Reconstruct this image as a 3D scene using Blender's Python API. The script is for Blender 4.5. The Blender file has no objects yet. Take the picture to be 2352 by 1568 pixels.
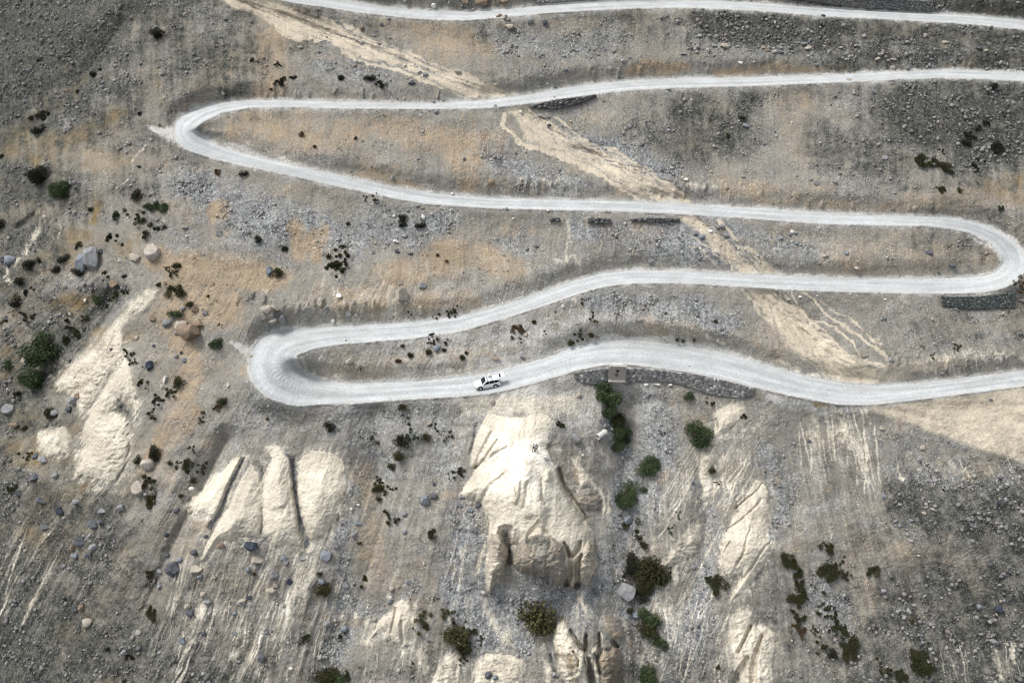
import bpy, bmesh, math, random
import numpy as np
from mathutils import Vector, Matrix, Euler

# ------------------------------------------------------------------ scene, camera, light
scene = bpy.context.scene
COL = scene.collection
R = math.radians
CAM_H = 100.0
PITCH = 36.0
HFOV = 66.0
cam_d = bpy.data.cameras.new("camera")
cam = bpy.data.objects.new("camera", cam_d)
COL.objects.link(cam)
cam.location = (0, 0, CAM_H)
cam.rotation_euler = (R(90 - PITCH), 0, 0)
cam_d.sensor_width = 36
cam_d.lens = 18 / math.tan(R(HFOV / 2))
cam_d.clip_end = 5000
scene.camera = cam

SUN_EL, SUN_AZ = 62.0, -80.0          # azimuth clockwise from +y (behind the hill, a little to the left)
world = bpy.data.worlds.new("World")
scene.world = world
world.use_nodes = True
wn = world.node_tree
bg = wn.nodes["Background"]
sky = wn.nodes.new("ShaderNodeTexSky")
sky.sky_type = 'NISHITA'
sky.sun_disc = False
sky.sun_elevation = R(SUN_EL)
sky.sun_rotation = R(SUN_AZ)
sky.air_density = 1.0
sky.dust_density = 3.0
hs = wn.nodes.new("ShaderNodeHueSaturation")
hs.inputs["Saturation"].default_value = 0.30
wn.links.new(sky.outputs[0], hs.inputs["Color"])
wn.links.new(hs.outputs[0], bg.inputs["Color"])
bg.inputs["Strength"].default_value = 0.15

sun_d = bpy.data.lights.new("sun", 'SUN')
sun_d.energy = 1.75
sun_d.angle = R(18)
sun_d.color = (1.0, 0.965, 0.92)
sun = bpy.data.objects.new("sun", sun_d)
COL.objects.link(sun)
_a, _e = R(SUN_AZ), R(SUN_EL)
to_sun = Vector((math.sin(_a) * math.cos(_e), math.cos(_a) * math.cos(_e), math.sin(_e)))
sun.rotation_euler = (-to_sun).to_track_quat('-Z', 'Y').to_euler()
sun.location = (0, 100, 300)

scene.view_settings.view_transform = 'Standard'
scene.view_settings.look = 'None'
scene.view_settings.exposure = 0.6
scene.view_settings.gamma = 1.0
scene.cycles.filter_width = 1.1
scene.cycles.max_bounces = 4

rng = np.random.default_rng(7)
random.seed(7)

# ------------------------------------------------------------------ picture frames used while tracing
# every tracing frame is (x offset, y offset, scale) into one 2352 x 1568 reference frame
FR = {'O': (0, 0, 1), '1': (0, 0, .336), '2': (780.9, 0, .336), '3': (1561.7, 0, .336),
      '4': (0, 517.4, .336), '5': (780.9, 517.4, .336), '6': (1561.7, 517.4, .336),
      '7': (0, 1041.5, .336), '8': (780.9, 1041.5, .336), '9': (1561.7, 1041.5, .336),
      'M1': (1034.9, 922, .168), 'M2': (1034.9, 1166.6, .168), 'M3': (1223, 1354.8, .1362),
      'S': (1599.4, 1053.7, .156), 'W': (1298.3, 818.5, .192), 'G': (2116.8, 602.1, .1)}


def fr(k, pts):
    ox, oy, s = FR[k]
    out = []
    for p in pts:
        q = [ox + p[0] * s, oy + p[1] * s]
        if len(p) > 2:
            q.append(p[2] * s)
        out.append(tuple(q))
    return out


FPX = 1176.0 / math.tan(R(HFOV / 2))
CP, SP = math.cos(R(PITCH)), math.sin(R(PITCH))


def ray(px, py):
    cx = (np.asarray(px, float) - 1176.0) / FPX
    cy = (784.0 - np.asarray(py, float)) / FPX
    return cx, CP + cy * SP, -SP + cy * CP


# ------------------------------------------------------------------ noise
_perm = np.random.default_rng(11).permutation(4096).astype(np.int32)


def _h(ix, iy, seed):
    return _perm[(_perm[(ix + seed * 131) & 4095] + iy) & 4095]


_ang = np.random.default_rng(5).random(4096) * 2 * np.pi
_gx, _gy = np.cos(_ang).astype(np.float32), np.sin(_ang).astype(np.float32)


def perlin(x, y, seed=0):
    x = np.asarray(x, np.float32)
    y = np.asarray(y, np.float32)
    ix = np.floor(x).astype(np.int32)
    iy = np.floor(y).astype(np.int32)
    fx, fy = x - ix, y - iy
    u = fx * fx * fx * (fx * (fx * 6 - 15) + 10)
    v = fy * fy * fy * (fy * (fy * 6 - 15) + 10)

    def g(dx, dy):
        h = _h(ix + dx, iy + dy, seed)
        return _gx[h] * (fx - dx) + _gy[h] * (fy - dy)
    a = g(0, 0)
    b = g(1, 0)
    c = g(0, 1)
    d = g(1, 1)
    return (a + (b - a) * u + (c + (d - c) * u - a - (b - a) * u) * v) * 1.5


def fbm(x, y, octv=4, seed=0, gain=.5):
    s = 0
    a = 1.0
    t = 0
    for o in range(octv):
        s = s + a * perlin(x * 2 ** o, y * 2 ** o, seed + o * 17)
        t += a
        a *= gain
    return s / t


def ridged(x, y, octv=3, seed=0, gain=.5):
    s = 0
    a = 1.0
    t = 0
    for o in range(octv):
        s = s + a * (1 - 2 * np.abs(perlin(x * 2 ** o, y * 2 ** o, seed + o * 17)))
        t += a
        a *= gain
    return s / t


def smooth(a, b, x):
    t = np.clip((x - a) / (b - a), 0, 1)
    return t * t * (3 - 2 * t)


def cellnoise(x, y, seed=0):
    """distance to nearest jittered cell point and that cell's random number"""
    ix = np.floor(x).astype(np.int32)
    iy = np.floor(y).astype(np.int32)
    best = np.full(x.shape, 9.0)
    val = np.zeros(x.shape)
    for dx in (-1, 0, 1):
        for dy in (-1, 0, 1):
            h = _h(ix + dx, iy + dy, seed)
            px = ix + dx + .15 + .7 * (h & 63) / 63.0
            py = iy + dy + .15 + .7 * ((h >> 6) & 63) / 63.0
            d = np.hypot(x - px, y - py)
            m = d < best
            best = np.where(m, d, best)
            val = np.where(m, (h % 257) / 256.0, val)
    return best, val


# ------------------------------------------------------------------ terrain sampling lattice
STEP = 1.9
core_x = np.arange(-30, 2383, STEP)
core_y = np.arange(-30, 1599, STEP)


def ext(core, lo, hi):
    a = [core[0]]
    s = STEP * 1.3
    while a[-1] > lo:
        a.append(a[-1] - s)
        s *= 1.09
    b = [core[-1]]
    s = STEP * 1.3
    while b[-1] < hi:
        b.append(b[-1] + s)
        s *= 1.09
    return np.concatenate([np.array(a[1:][::-1]), core, np.array(b[1:])])


GX = ext(core_x, -900, 3250)
GY = ext(core_y, -150, 2050)
NX, NY = len(GX), len(GY)
X, Y = np.meshgrid(GX, GY)
X = X.astype(np.float32)
Y = Y.astype(np.float32)
n1x = fbm(X / 60, Y / 60, 3, 1)
n1y = fbm(X / 60, Y / 60, 3, 2)
n2x = fbm(X / 12, Y / 12, 2, 3)
n2y = fbm(X / 12, Y / 12, 2, 4)
WX = X + 26 * fbm(X / 130, Y / 110, 2, 6) + 14 * n1x + 5 * n2x
WY = Y + 22 * fbm(X / 130, Y / 110, 2, 7) + 12 * n1y + 5 * n2y
SX = X + 3 * n1x + 2.2 * n2x      # lighter wobble for crisp outlines
SY = Y + 3 * n1y + 2.2 * n2y

# downhill streak coordinate: streaks fan out from the upper middle of the slope
_t = np.clip((Y - 880) / 1000, -.25, 2)
_mx = 16 * fbm(X / 260, Y / 330, 2, 8)
FS = (X + _mx + 7 * n1x + 2 * n2x + 1450 * .62 * _t) / (1 + .62 * _t)


def sub(pts, pad):
    xs = [p[0] for p in pts]
    ys = [p[1] for p in pts]
    i0 = max(0, np.searchsorted(GX, min(xs) - pad) - 1)
    i1 = min(NX, np.searchsorted(GX, max(xs) + pad) + 1)
    j0 = max(0, np.searchsorted(GY, min(ys) - pad) - 1)
    j1 = min(NY, np.searchsorted(GY, max(ys) + pad) + 1)
    return slice(j0, j1), slice(i0, i1)


def stroke_field(pts, xs, ys):
    """normalised distance (1 at the brush edge) to a variable-width polyline"""
    best = np.full(xs.shape, 9.0, np.float32)
    if len(pts) == 1:
        x, y, w = pts[0]
        return np.hypot(xs - x, ys - y) / w
    for (x0, y0, w0), (x1, y1, w1) in zip(pts[:-1], pts[1:]):
        dx, dy = x1 - x0, y1 - y0
        L = dx * dx + dy * dy + 1e-6
        t = np.clip(((xs - x0) * dx + (ys - y0) * dy) / L, 0, 1)
        d = np.hypot(xs - x0 - t * dx, ys - y0 - t * dy) / (w0 + (w1 - w0) * t)
        best = np.minimum(best, d)
    return best


def poly_sdf(pts, xs, ys):
    """signed distance, positive inside"""
    d = np.full(xs.shape, 1e9, np.float32)
    ins = np.zeros(xs.shape, bool)
    n = len(pts)
    for i in range(n):
        x0, y0 = pts[i][:2]
        x1, y1 = pts[(i + 1) % n][:2]
        dx, dy = x1 - x0, y1 - y0
        t = np.clip(((xs - x0) * dx + (ys - y0) * dy) / (dx * dx + dy * dy + 1e-9), 0, 1)
        d = np.minimum(d, np.hypot(xs - x0 - t * dx, ys - y0 - t * dy))
        c = ((y0 > ys) != (y1 > ys))
        if dy != 0:
            ins ^= c & (xs < (x1 - x0) * (ys - y0) / dy + x0)
    return np.where(ins, d, -d)


# ------------------------------------------------------------------ ground cover masks
CH = ['tan', 'ochre', 'grey', 'dark', 'sand', 'clay', 'road', 'dust']
M = {k: np.zeros((NY, NX), np.float32) for k in CH}
DELTA = np.zeros((NY, NX), np.float32)     # relief in metres, towards the open valley


def paint(ch, k, soft, amp, pts, warp=True):
    pts = fr(k, pts)
    w = max(p[2] for p in pts)
    sl = sub(pts, w * 1.4 + 50)
    a, b = (WX[sl], WY[sl]) if warp else (SX[sl], SY[sl])
    f = stroke_field(pts, a, b)
    if ch in ('tan', 'grey', 'dark', 'ochre') and warp:
        m = amp * (1 - smooth(.15, 1.35, f))
    else:
        m = amp * (1 - smooth(1 - soft, 1.0, f))
    if amp < 0:
        M[ch][sl] *= (1 + m)
        return
    if ch == 'clay' and warp:
        m = np.clip(m * (.62 + 1.0 * fbm(FS[sl] / 11, Y[sl] / 48, 4, 93, .62) + .8 * fbm(X[sl] / 17, Y[sl] / 13, 4, 94, .65)), 0, 1)
    M[ch][sl] = np.maximum(M[ch][sl], m)


def fill(ch, k, edge, amp, pts, fray=22):
    pts = fr(k, pts)
    sl = sub(pts, edge + 20)
    s = poly_sdf(pts, SX[sl], SY[sl])
    if ch == 'clay' and fray:
        y0, y1 = min(p[1] for p in pts), max(p[1] for p in pts)
        v = np.clip((Y[sl] - y0) / (y1 - y0), 0, 1)
        s = s + fray * (fbm(FS[sl] / 7, Y[sl] / 110, 3, 71, .6) - .12) * v
    m = amp * smooth(-edge * .5, edge * .5, s)
    if amp < 0:
        M[ch][sl] *= (1 + m)
    else:
        M[ch][sl] = np.maximum(M[ch][sl], m)


def bulge(k, h, edge, pts, rough=0.0, flush=False):
    """raise (or sink) a polygon: rises from its outline over `edge` reference units"""
    pts = fr(k, pts)
    sl = sub(pts, 10)
    s = np.maximum(poly_sdf(pts, SX[sl], SY[sl]), 0)
    v = h * (1 - np.exp(-s / edge))
    if flush:      # runs out level with the slope at its upper end
        y0, y1 = min(p[1] for p in pts), max(p[1] for p in pts)
        v = v * (.12 + .88 * smooth(0, .55, (Y[sl] - y0) / (y1 - y0)))
    if rough:
        v = v + rough * fbm(X[sl] / 16, Y[sl] / 9, 4, 31, .6) * smooth(0, edge, s)
    DELTA[sl] += v


def ridge(k, h, pts, power=2.0):
    pts = fr(k, pts)
    w = max(p[2] for p in pts)
    sl = sub(pts, w * 1.1)
    f = stroke_field(pts, SX[sl], SY[sl])
    DELTA[sl] += h * np.clip(1 - f * f, 0, 1) ** 2
# ------------------------------------------------------------------ ground cover, traced patch by patch
P_ = paint
# dark coarse scree; patches in the corners also paint in the vignette
P_('dark', 'O', .8, .95, [(-150, 60, 260), (60, 70, 180), (20, 180, 120)])
P_('dark', '1', .7, .75, [(100, 640, 230), (330, 480, 150)])
P_('dark', 'O', .9, .6, [(1650, 60, 45), (1800, 75, 60), (2000, 85, 60), (2352, 110, 60)])
P_('dark', 'O', .9, .75, [(2080, 260, 110), (2200, 270, 110), (2450, 280, 150)])
P_('dark', 'O', .9, .5, [(1900, 330, 70), (2050, 360, 70)])
P_('dark', 'O', .9, .6, [(1570, 255, 55), (1680, 300, 80), (1720, 240, 40)])
P_('dark', 'O', .9, .45, [(1480, 290, 60), (1600, 350, 60)])
P_('dark', 'O', .9, .6, [(2070, 1140, 60), (2160, 1190, 90), (2300, 1180, 110), (2420, 1250, 120)])
P_('dark', 'O', .9, .45, [(2150, 1330, 80), (2300, 1420, 120)])
P_('dark', 'O', .9, .8, [(-100, 1330, 170), (0, 1420, 170), (60, 1560, 210), (20, 1900, 400)])
P_('dark', 'O', .9, .55, [(60, 1130, 70), (150, 1230, 80), (230, 1330, 60)])
P_('dark', 'O', .9, .55, [(60, 560, 130), (60, 640, 90)])
P_('dark', 'O', .9, .5, [(-60, 900, 120), (-20, 1050, 90), (30, 1120, 60)])
P_('dark', 'O', .9, .38, [(300, 1490, 130), (480, 1540, 90)])
P_('dark', 'O', .9, .4, [(420, 140, 40), (500, 60, 30), (600, 70, 20)])
P_('dark', '1', .9, .35, [(1350, 180, 120), (1500, 190, 80)])
P_('dark', 'O', .9, .6, [(270, 660, 25), (160, 770, 40), (80, 880, 55), (20, 960, 70)])
fill('dark', 'O', 50, .85, [(-300, -100), (250, -100), (205, 90), (120, 225), (0, 300), (-300, 420)])
P_('dark', 'O', .9, .8, [(1620, 60, 45), (1760, 70, 60), (1950, 75, 50)])
P_('dark', 'O', .9, .85, [(2080, 250, 90), (2250, 290, 100), (2420, 300, 110)])
# blue-grey scree
P_('grey', 'O', .8, .8, [(420, 420, 55), (560, 500, 85), (700, 540, 70), (820, 570, 45)])
P_('grey', 'O', .8, .7, [(850, 510, 50), (960, 520, 60), (1040, 500, 30)])
P_('grey', 'O', .8, .7, [(1110, 340, 50), (1200, 400, 45), (1330, 430, 30)])
P_('grey', 'O', .8, .9, [(1260, 320, 30), (1400, 350, 45), (1530, 400, 40)])
P_('grey', 'O', .8, .8, [(1340, 530, 45), (1450, 540, 60), (1600, 560, 55), (1680, 600, 25)])
P_('grey', 'O', .8, .6, [(1690, 520, 30), (1800, 560, 45), (1900, 590, 30)])
P_('grey', 'O', .8, .8, [(1360, 690, 30), (1450, 710, 50), (1600, 715, 45), (1680, 740, 30)])
P_('grey', 'O', .8, .5, [(1160, 760, 20), (1030, 800, 25)])
P_('grey', 'O', .8, .5, [(880, 180, 50), (800, 160, 50), (700, 130, 30)])
P_('grey', 'O', .8, .45, [(1150, 90, 60), (1260, 110, 60), (1400, 80, 60)])
P_('grey', 'O', .8, .55, [(1640, 80, 60), (1900, 110, 40), (2200, 130, 30)])
P_('grey', '5', .8, .45, [(1050, 100, 100), (1250, 140, 120)])
P_('grey', 'O', .8, .5, [(760, 960, 40), (850, 1000, 55), (900, 1100, 40)])
P_('grey', 'O', .8, .85, [(1085, 1180, 12), (1070, 1240, 34), (1050, 1330, 44), (1060, 1430, 36), (1090, 1500, 20)])
P_('grey', 'O', .8, .8, [(950, 1330, 20), (900, 1420, 25), (770, 1400, 25), (760, 1540, 30)])
P_('grey', 'O', .8, .9, [(1130, 1370, 20), (1190, 1400, 40), (1240, 1350, 45), (1200, 1480, 30)])
P_('grey', 'O', .8, .8, [(1400, 930, 25), (1440, 1080, 35), (1430, 1230, 40), (1430, 1330, 40), (1480, 1480, 45), (1540, 1600, 40)])
P_('grey', 'O', .8, .75, [(1500, 920, 40), (1540, 1000, 45), (1540, 1080, 40)])
P_('grey', 'O', .8, .75, [(1590, 1120, 20), (1640, 1190, 28), (1630, 1300, 30), (1610, 1400, 34)])
P_('grey', 'O', .8, .55, [(1760, 1050, 40), (1800, 1120, 40), (1790, 1250, 30)])
P_('grey', 'O', .8, .6, [(1880, 1350, 40), (1930, 1430, 45), (1950, 1500, 30)])
P_('grey', 'O', .8, .55, [(2080, 1080, 50), (2200, 1100, 50), (2330, 1120, 40)])
P_('grey', 'O', .8, .5, [(200, 640, 40), (110, 690, 60), (40, 760, 60)])
P_('grey', '1', .8, .6, [(900, 560, 100), (650, 680, 90), (420, 820, 60)])
P_('grey', 'O', .8, .45, [(2050, 480, 25), (1800, 450, 30)])
P_('grey', 'O', .8, .5, [(600, 880, 40), (560, 1000, 50), (640, 960, 40)])
P_('grey', '8', .8, .7, [(60, 60, 70), (60, 300, 70), (30, 600, 70), (40, 900, 70), (60, 1250, 80)])
P_('grey', 'O', .9, .75, [(1080, 1130, 40), (1070, 1280, 70), (1120, 1450, 80), (1250, 1380, 90), (1330, 1400, 60), (1440, 1250, 70), (1500, 1050, 80), (1520, 960, 50)])
P_('grey', 'O', .9, .7, [(1440, 1250, 60), (1470, 1500, 90), (1580, 1450, 70)])
P_('grey', 'O', .9, .5, [(800, 960, 60), (1000, 960, 60), (1020, 1080, 40)])
# tan soil
P_('tan', 'O', .9, .6, [(650, 20, 90), (620, 120, 80), (620, 215, 50)])
P_('tan', 'O', .9, .45, [(540, 130, 60), (470, 180, 50)])
P_('tan', 'O', .9, .5, [(560, 290, 60), (720, 310, 60), (880, 300, 50), (1050, 320, 60), (1130, 330, 40)])
P_('tan', 'O', .9, .6, [(1040, 350, 50), (1090, 420, 40)])
P_('tan', 'O', .9, .45, [(840, 400, 40), (960, 430, 30)])
P_('tan', 'O', .8, .85, [(350, 590, 30), (450, 620, 55), (560, 620, 60), (640, 640, 35)])
P_('tan', 'O', .8, .75, [(420, 700, 90), (520, 700, 60)])
P_('tan', 'O', .8, .8, [(505, 492, 38)])
P_('tan', 'O', .8, .8, [(685, 520, 20), (690, 580, 30), (740, 540, 22), (735, 590, 22)])
P_('tan', 'O', .9, .7, [(900, 640, 50), (1000, 590, 60), (1120, 580, 40), (1180, 620, 40)])
P_('tan', 'O', .9, .55, [(780, 690, 40), (950, 690, 50), (1080, 690, 40)])
P_('tan', 'O', .9, .6, [(420, 800, 60), (430, 930, 45), (350, 1080, 30)])
P_('tan', 'O', .9, .45, [(1100, 120, 45), (980, 100, 50)])
P_('tan', '2', .9, .5, [(500, 180, 120), (850, 280, 130)])
P_('tan', 'O', .8, .8, [(1440, 160, 14), (1500, 150, 18), (1580, 158, 14)])
P_('tan', 'O', .8, .8, [(1640, 165, 12), (1800, 165, 14), (1900, 162, 12)])
P_('tan', 'O', .9, .4, [(1640, 430, 30), (1760, 440, 30), (1980, 480, 25), (2150, 460, 40), (2352, 450, 50)])
P_('tan', 'O', .9, .4, [(1480, 745, 40), (1600, 760, 30)])
P_('tan', 'O', .9, .35, [(1900, 595, 60), (2100, 590, 60), (2220, 590, 40)])
P_('tan', 'O', .9, .3, [(1850, 350, 60), (1780, 240, 40), (1850, 230, 50)])
P_('tan', 'O', .9, .4, [(1150, 790, 40), (900, 850, 40), (780, 850, 40)])
P_('tan', 'O', .9, .4, [(820, 1080, 40), (850, 1200, 40), (870, 1330, 50)])
P_('tan', 'O', .9, .35, [(1640, 70, 0.1), (1600, 60, 30)])
P_('tan', 'O', .9, .3, [(2200, 1450, 60), (2250, 1300, 40), (1960, 1250, 50), (1990, 1420, 60)])
P_('tan', '7', .9, .35, [(900, 640, 90), (820, 900, 90), (640, 1150, 80), (450, 1450, 70)])
P_('tan', 'O', .9, .4, [(100, 1130, 40), (60, 1300, 30)])
# ochre
P_('ochre', 'O', .8, .85, [(0, 345, 40), (60, 300, 32), (110, 262, 18), (135, 245, 16)])
P_('ochre', 'O', .8, .95, [(150, 225, 16), (190, 180, 15), (230, 130, 12), (256, 95, 5)])
P_('ochre', 'O', .7, .9, [(230, 275, 18), (280, 255, 18), (285, 250, 10)])
P_('ochre', 'O', .8, .8, [(80, 350, 45), (150, 315, 35), (220, 285, 25)])
P_('ochre', 'O', .8, .9, [(235, 475, 12), (228, 510, 16)])
P_('ochre', 'O', .8, .5, [(370, 200, 12), (365, 150, 14)])
P_('ochre', 'O', .9, .5, [(2130, 145, 14), (2250, 150, 18), (2352, 150, 18)])
P_('ochre', 'O', .9, .45, [(1890, 158, 12), (1960, 158, 12)])
P_('ochre', 'O', .9, .5, [(2180, 30, 40), (2352, 30, 50)])
P_('ochre', 'O', .9, .4, [(2000, 75, 30), (2200, 85, 30), (2352, 95, 30)])
P_('ochre', 'O', .9, .4, [(200, 710, 22), (165, 775, 26)])
P_('ochre', 'O', .9, .5, [(2352, 420, 60), (2270, 430, 40)])
P_('ochre', 'O', .9, .4, [(300, 560, 20), (270, 600, 20)])
P_('ochre', '7', .9, .4, [(30, 760, 80), (40, 900, 60)])
P_('ochre', '6', .6, .9, [(920, 1215, 30), (1000, 1240, 30)], False)
# sand chutes of washed-out debris
P_('sand', 'O', .6, .95, [(500, -20, 16), (580, 10, 26), (660, 40, 34), (760, 85, 26), (860, 122, 20), (960, 160, 21), (1060, 196, 26), (1150, 226, 18)])
P_('sand', 'O', .7, .6, [(780, 60, 8), (900, 110, 8), (1010, 150, 6), (1100, 195, 5)])
P_('sand', 'O', .6, .7, [(640, 62, 3), (780, 112, 4), (900, 165, 5), (1010, 200, 5)])
P_('sand', 'O', .6, .85, [(1185, 242, 31), (1230, 290, 39), (1320, 345, 36), (1420, 392, 36), (1500, 430, 26), (1570, 466, 23)])
P_('sand', 'O', .6, .7, [(1156, 255, 6), (1152, 290, 5), (1180, 312, 5), (1255, 340, 8), (1330, 382, 10), (1400, 420, 7), (1470, 450, 5)])
P_('sand', 'O', .6, .6, [(1260, 280, 4), (1330, 325, 5), (1410, 345, 4), (1460, 380, 4), (1540, 430, 5)])
P_('sand', 'O', .6, .6, [(1340, 340, 4), (1420, 370, 4), (1520, 400, 3)])
P_('sand', 'O', .7, .8, [(1560, 488, 16), (1620, 538, 14), (1680, 590, 21), (1720, 630, 26)])
P_('sand', 'O', .7, .7, [(1640, 500, 6), (1700, 560, 10), (1760, 610, 22), (1780, 632, 26)])
P_('sand', 'O', .6, .5, [(1580, 560, 3), (1620, 590, 4), (1645, 612, 3)])
P_('sand', 'O', .7, .95, [(1740, 665, 31), (1800, 730, 42), (1860, 790, 49), (1930, 850, 57), (1990, 885, 52)])
P_('sand', 'O', .6, .6, [(1700, 660, 4), (1735, 710, 5), (1800, 760, 6), (1850, 815, 6), (1900, 850, 5)])
P_('sand', 'O', .6, .7, [(1845, 675, 4), (1900, 720, 5), (1960, 765, 6), (2040, 820, 7)])
P_('sand', 'O', .6, .5, [(1880, 690, 3), (1960, 740, 4), (2020, 790, 4)])
fill('sand', 'O', 24, .85, [(1990, 925), (2140, 915), (2360, 885), (2600, 860), (2600, 1120), (2352, 1062), (2200, 1012), (2080, 968), (2000, 945)])
M['sand'][...] = np.where((X > 1980) & (Y > 915) & (Y < 1100), M['sand'] * .9, M['sand'])
P_('sand', 'O', .8, .45, [(1970, 850, 30), (2080, 850, 30), (2180, 830, 25)])


def braid(pts, n, spread, seed, w0=1.6, w1=4.5, amp=.85, dig=.13, g=.34):
    """washed-out strands wandering along a chute"""
    r = np.random.default_rng(seed)
    p = np.array(pts, float)
    u = np.concatenate([[0], np.cumsum(np.hypot(np.diff(p[:, 0]), np.diff(p[:, 1])))])
    t = np.linspace(0, u[-1], 26)
    x = np.interp(t, u, p[:, 0])
    y = np.interp(t, u, p[:, 1])
    tx, ty = np.gradient(x), np.gradient(y)
    L = np.hypot(tx, ty)
    for i in range(n):
        off = r.normal(0, spread * .5) + spread * .35 * np.cumsum(r.normal(0, .35, 26))
        a0, a1 = sorted(r.uniform(0, 26, 2))
        a0, a1 = int(a0 * .5), int(min(26, a1 + 8))
        w = r.uniform(w0, w1)
        q = [(x[k] - ty[k] / L[k] * off[k], y[k] + tx[k] / L[k] * off[k], w * r.uniform(.7, 1.3)) for k in range(a0, a1)]
        if len(q) < 3:
            continue
        if r.random() > g:
            paint('sand', 'O', .9, amp * r.uniform(.6, 1), q, False)
        else:
            paint('grey', 'O', .9, .7, [(a_, b_, c_ * .6) for a_, b_, c_ in q], False)
            paint('sand', 'O', .9, -.6, [(a_, b_, c_ * .6) for a_, b_, c_ in q], False)
        ridge('O', -dig * r.uniform(.3, 1), [(a_, b_, c_ * 1.8) for a_, b_, c_ in q])


braid([(520, -10), (640, 36), (760, 82), (870, 124), (960, 160), (1060, 198), (1150, 228)], 22, 17, 1)
braid([(1185, 245), (1230, 292), (1320, 348), (1420, 394), (1500, 434), (1565, 468)], 30, 27, 2)
braid([(1580, 490), (1640, 540), (1700, 595), (1750, 635)], 20, 26, 3)
braid([(1735, 665), (1800, 730), (1870, 795), (1940, 850), (2000, 890)], 30, 38, 4)
for i in range(26):
    y_ = 1075 - i * 7.2
    braid([(1985 + i * 3, 930 - i * .6), (2160 + i * 2, 930 + (y_ - 930) * .42), (2420, y_)], 1, 5, 60 + i, 2.5, 7, .9, .05, 0)
# pale cut banks
for pts in ([(600, 650, 8), (612, 690, 10), (620, 730, 14)], [(760, 660, 8), (770, 740, 16)], [(800, 650, 10), (800, 740, 20)],
            [(860, 660, 12), (850, 745, 20)], [(900, 660, 20), (900, 745, 30)], [(1300, 490, 14), (1312, 545, 18), (1310, 590, 22), (1330, 610, 24)],
            [(1270, 595, 8), (1300, 600, 18)], [(1315, 680, 8), (1330, 710, 10)], [(1625, 765, 10), (1650, 780, 16), (1675, 785, 10)],
            [(1190, 408, 4), (1290, 410, 8), (1330, 412, 4)], [(1210, 425, 14), (1260, 432, 20), (1310, 428, 14)],
            [(1580, 430, 14), (1610, 440, 18), (1640, 436, 10)], [(1800, 835, 10), (1840, 850, 14), (1890, 868, 10)],
            [(2150, 830, 20), (2220, 810, 30), (2352, 820, 20)], [(560, 330, 10), (640, 350, 12), (680, 365, 10)],
            [(120, 480, 10), (80, 520, 18), (40, 590, 20), (20, 640, 16)], [(150, 500, 8), (140, 545, 10)],
            [(1100, 940, 20), (1180, 915, 14), (1260, 915, 14), (1310, 925, 12)], [(330, 330, 6), (300, 400, 8), (270, 430, 6)],
            [(1000, 850, 14), (1080, 838, 14), (1160, 820, 14)], [(730, 860, 14), (860, 868, 10)]):
    P_('clay', 'O', .9, .55, pts)
# road dust spilt on the verges and hairpin shoulders
P_('dust', 'O', .9, .9, [(540, 790, 12), (580, 800, 22), (610, 850, 40), (640, 900, 30), (700, 925, 22)])
P_('dust', 'O', .9, .8, [(330, 290, 10), (370, 296, 18), (410, 320, 24)])
P_('dust', 'O', .9, .6, [(470, 310, 24), (500, 330, 18), (600, 365, 20)])
P_('dust', 'O', .9, .8, [(1320, 800, 30), (1400, 775, 16), (1500, 780, 18), (1650, 800, 20), (1760, 850, 20)])
P_('dust', 'O', .9, .8, [(1370, 840, 14), (1500, 850, 18), (1620, 868, 20), (1720, 892, 14)])
P_('dust', 'O', .9, .7, [(1780, 920, 20), (1900, 935, 20), (2000, 930, 18)])
P_('dust', 'O', .9, .6, [(690, 800, 14), (700, 850, 12), (800, 876, 12), (980, 866, 10), (1200, 835, 12)])
P_('dust', 'O', .9, .6, [(900, 925, 14), (1060, 915, 12), (1200, 902, 14)])
P_('dust', 'O', .9, .6, [(2200, 520, 10), (2300, 560, 20), (2352, 650, 20), (2200, 675, 10)])
# ------------------------------------------------------------------ white clay ridges: cover and relief
WHITE = []


def halo(q, amp, reach=34):
    sl = sub(q, reach * 2.2)
    sd = poly_sdf(q, SX[sl], SY[sl])
    low = Y[sl] > np.mean([p[1] for p in q])
    f = np.exp(np.minimum(sd, 0) / np.where(low, reach, reach * .5))
    nz = .5 + .9 * fbm(FS[sl] / 9, Y[sl] / 90, 4, 91, .6) + .7 * fbm(X[sl] / 24, Y[sl] / 20, 4, 92, .6)
    M['clay'][sl] = np.maximum(M['clay'][sl], amp * .8 * f * np.clip(nz, 0, 1.1))


def clay(k, pts, h, edge, amp=1.0, soft=6, rough=.12, fray=22):
    fill('clay', k, soft, amp, pts, fray)
    bulge(k, h * .7, edge * 1.5, pts, rough, True)
    halo(fr(k, pts), amp)
    WHITE.append(fr(k, pts))


# long ridge on the left
clay('4', [(1000, 430), (1090, 440), (1000, 560), (900, 640), (840, 720), (860, 900), (790, 1000), (680, 1180), (560, 1330), (480, 1180), (360, 1100), (370, 1060), (500, 930), (700, 750), (800, 640), (900, 520)], 1.5, 14, .62, 16, .5)
clay('4', [(860, 870), (800, 950), (690, 1130), (600, 1290), (560, 1420), (545, 1568), (510, 1700), (640, 1740), (790, 1760), (860, 1640), (890, 1500), (880, 1340), (770, 1270), (790, 1180), (890, 1180), (930, 1320), (905, 1400), (940, 1260), (920, 1120)], 3.2, 22, .92, 8, .4)
clay('4', [(250, 1420), (330, 1380), (440, 1370), (490, 1450), (470, 1568), (330, 1590), (240, 1520)], 1.2, 14, .6, 16)
P_('dark', '4', .4, .8, [(800, 1230, 50), (830, 1310, 50)])
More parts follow.
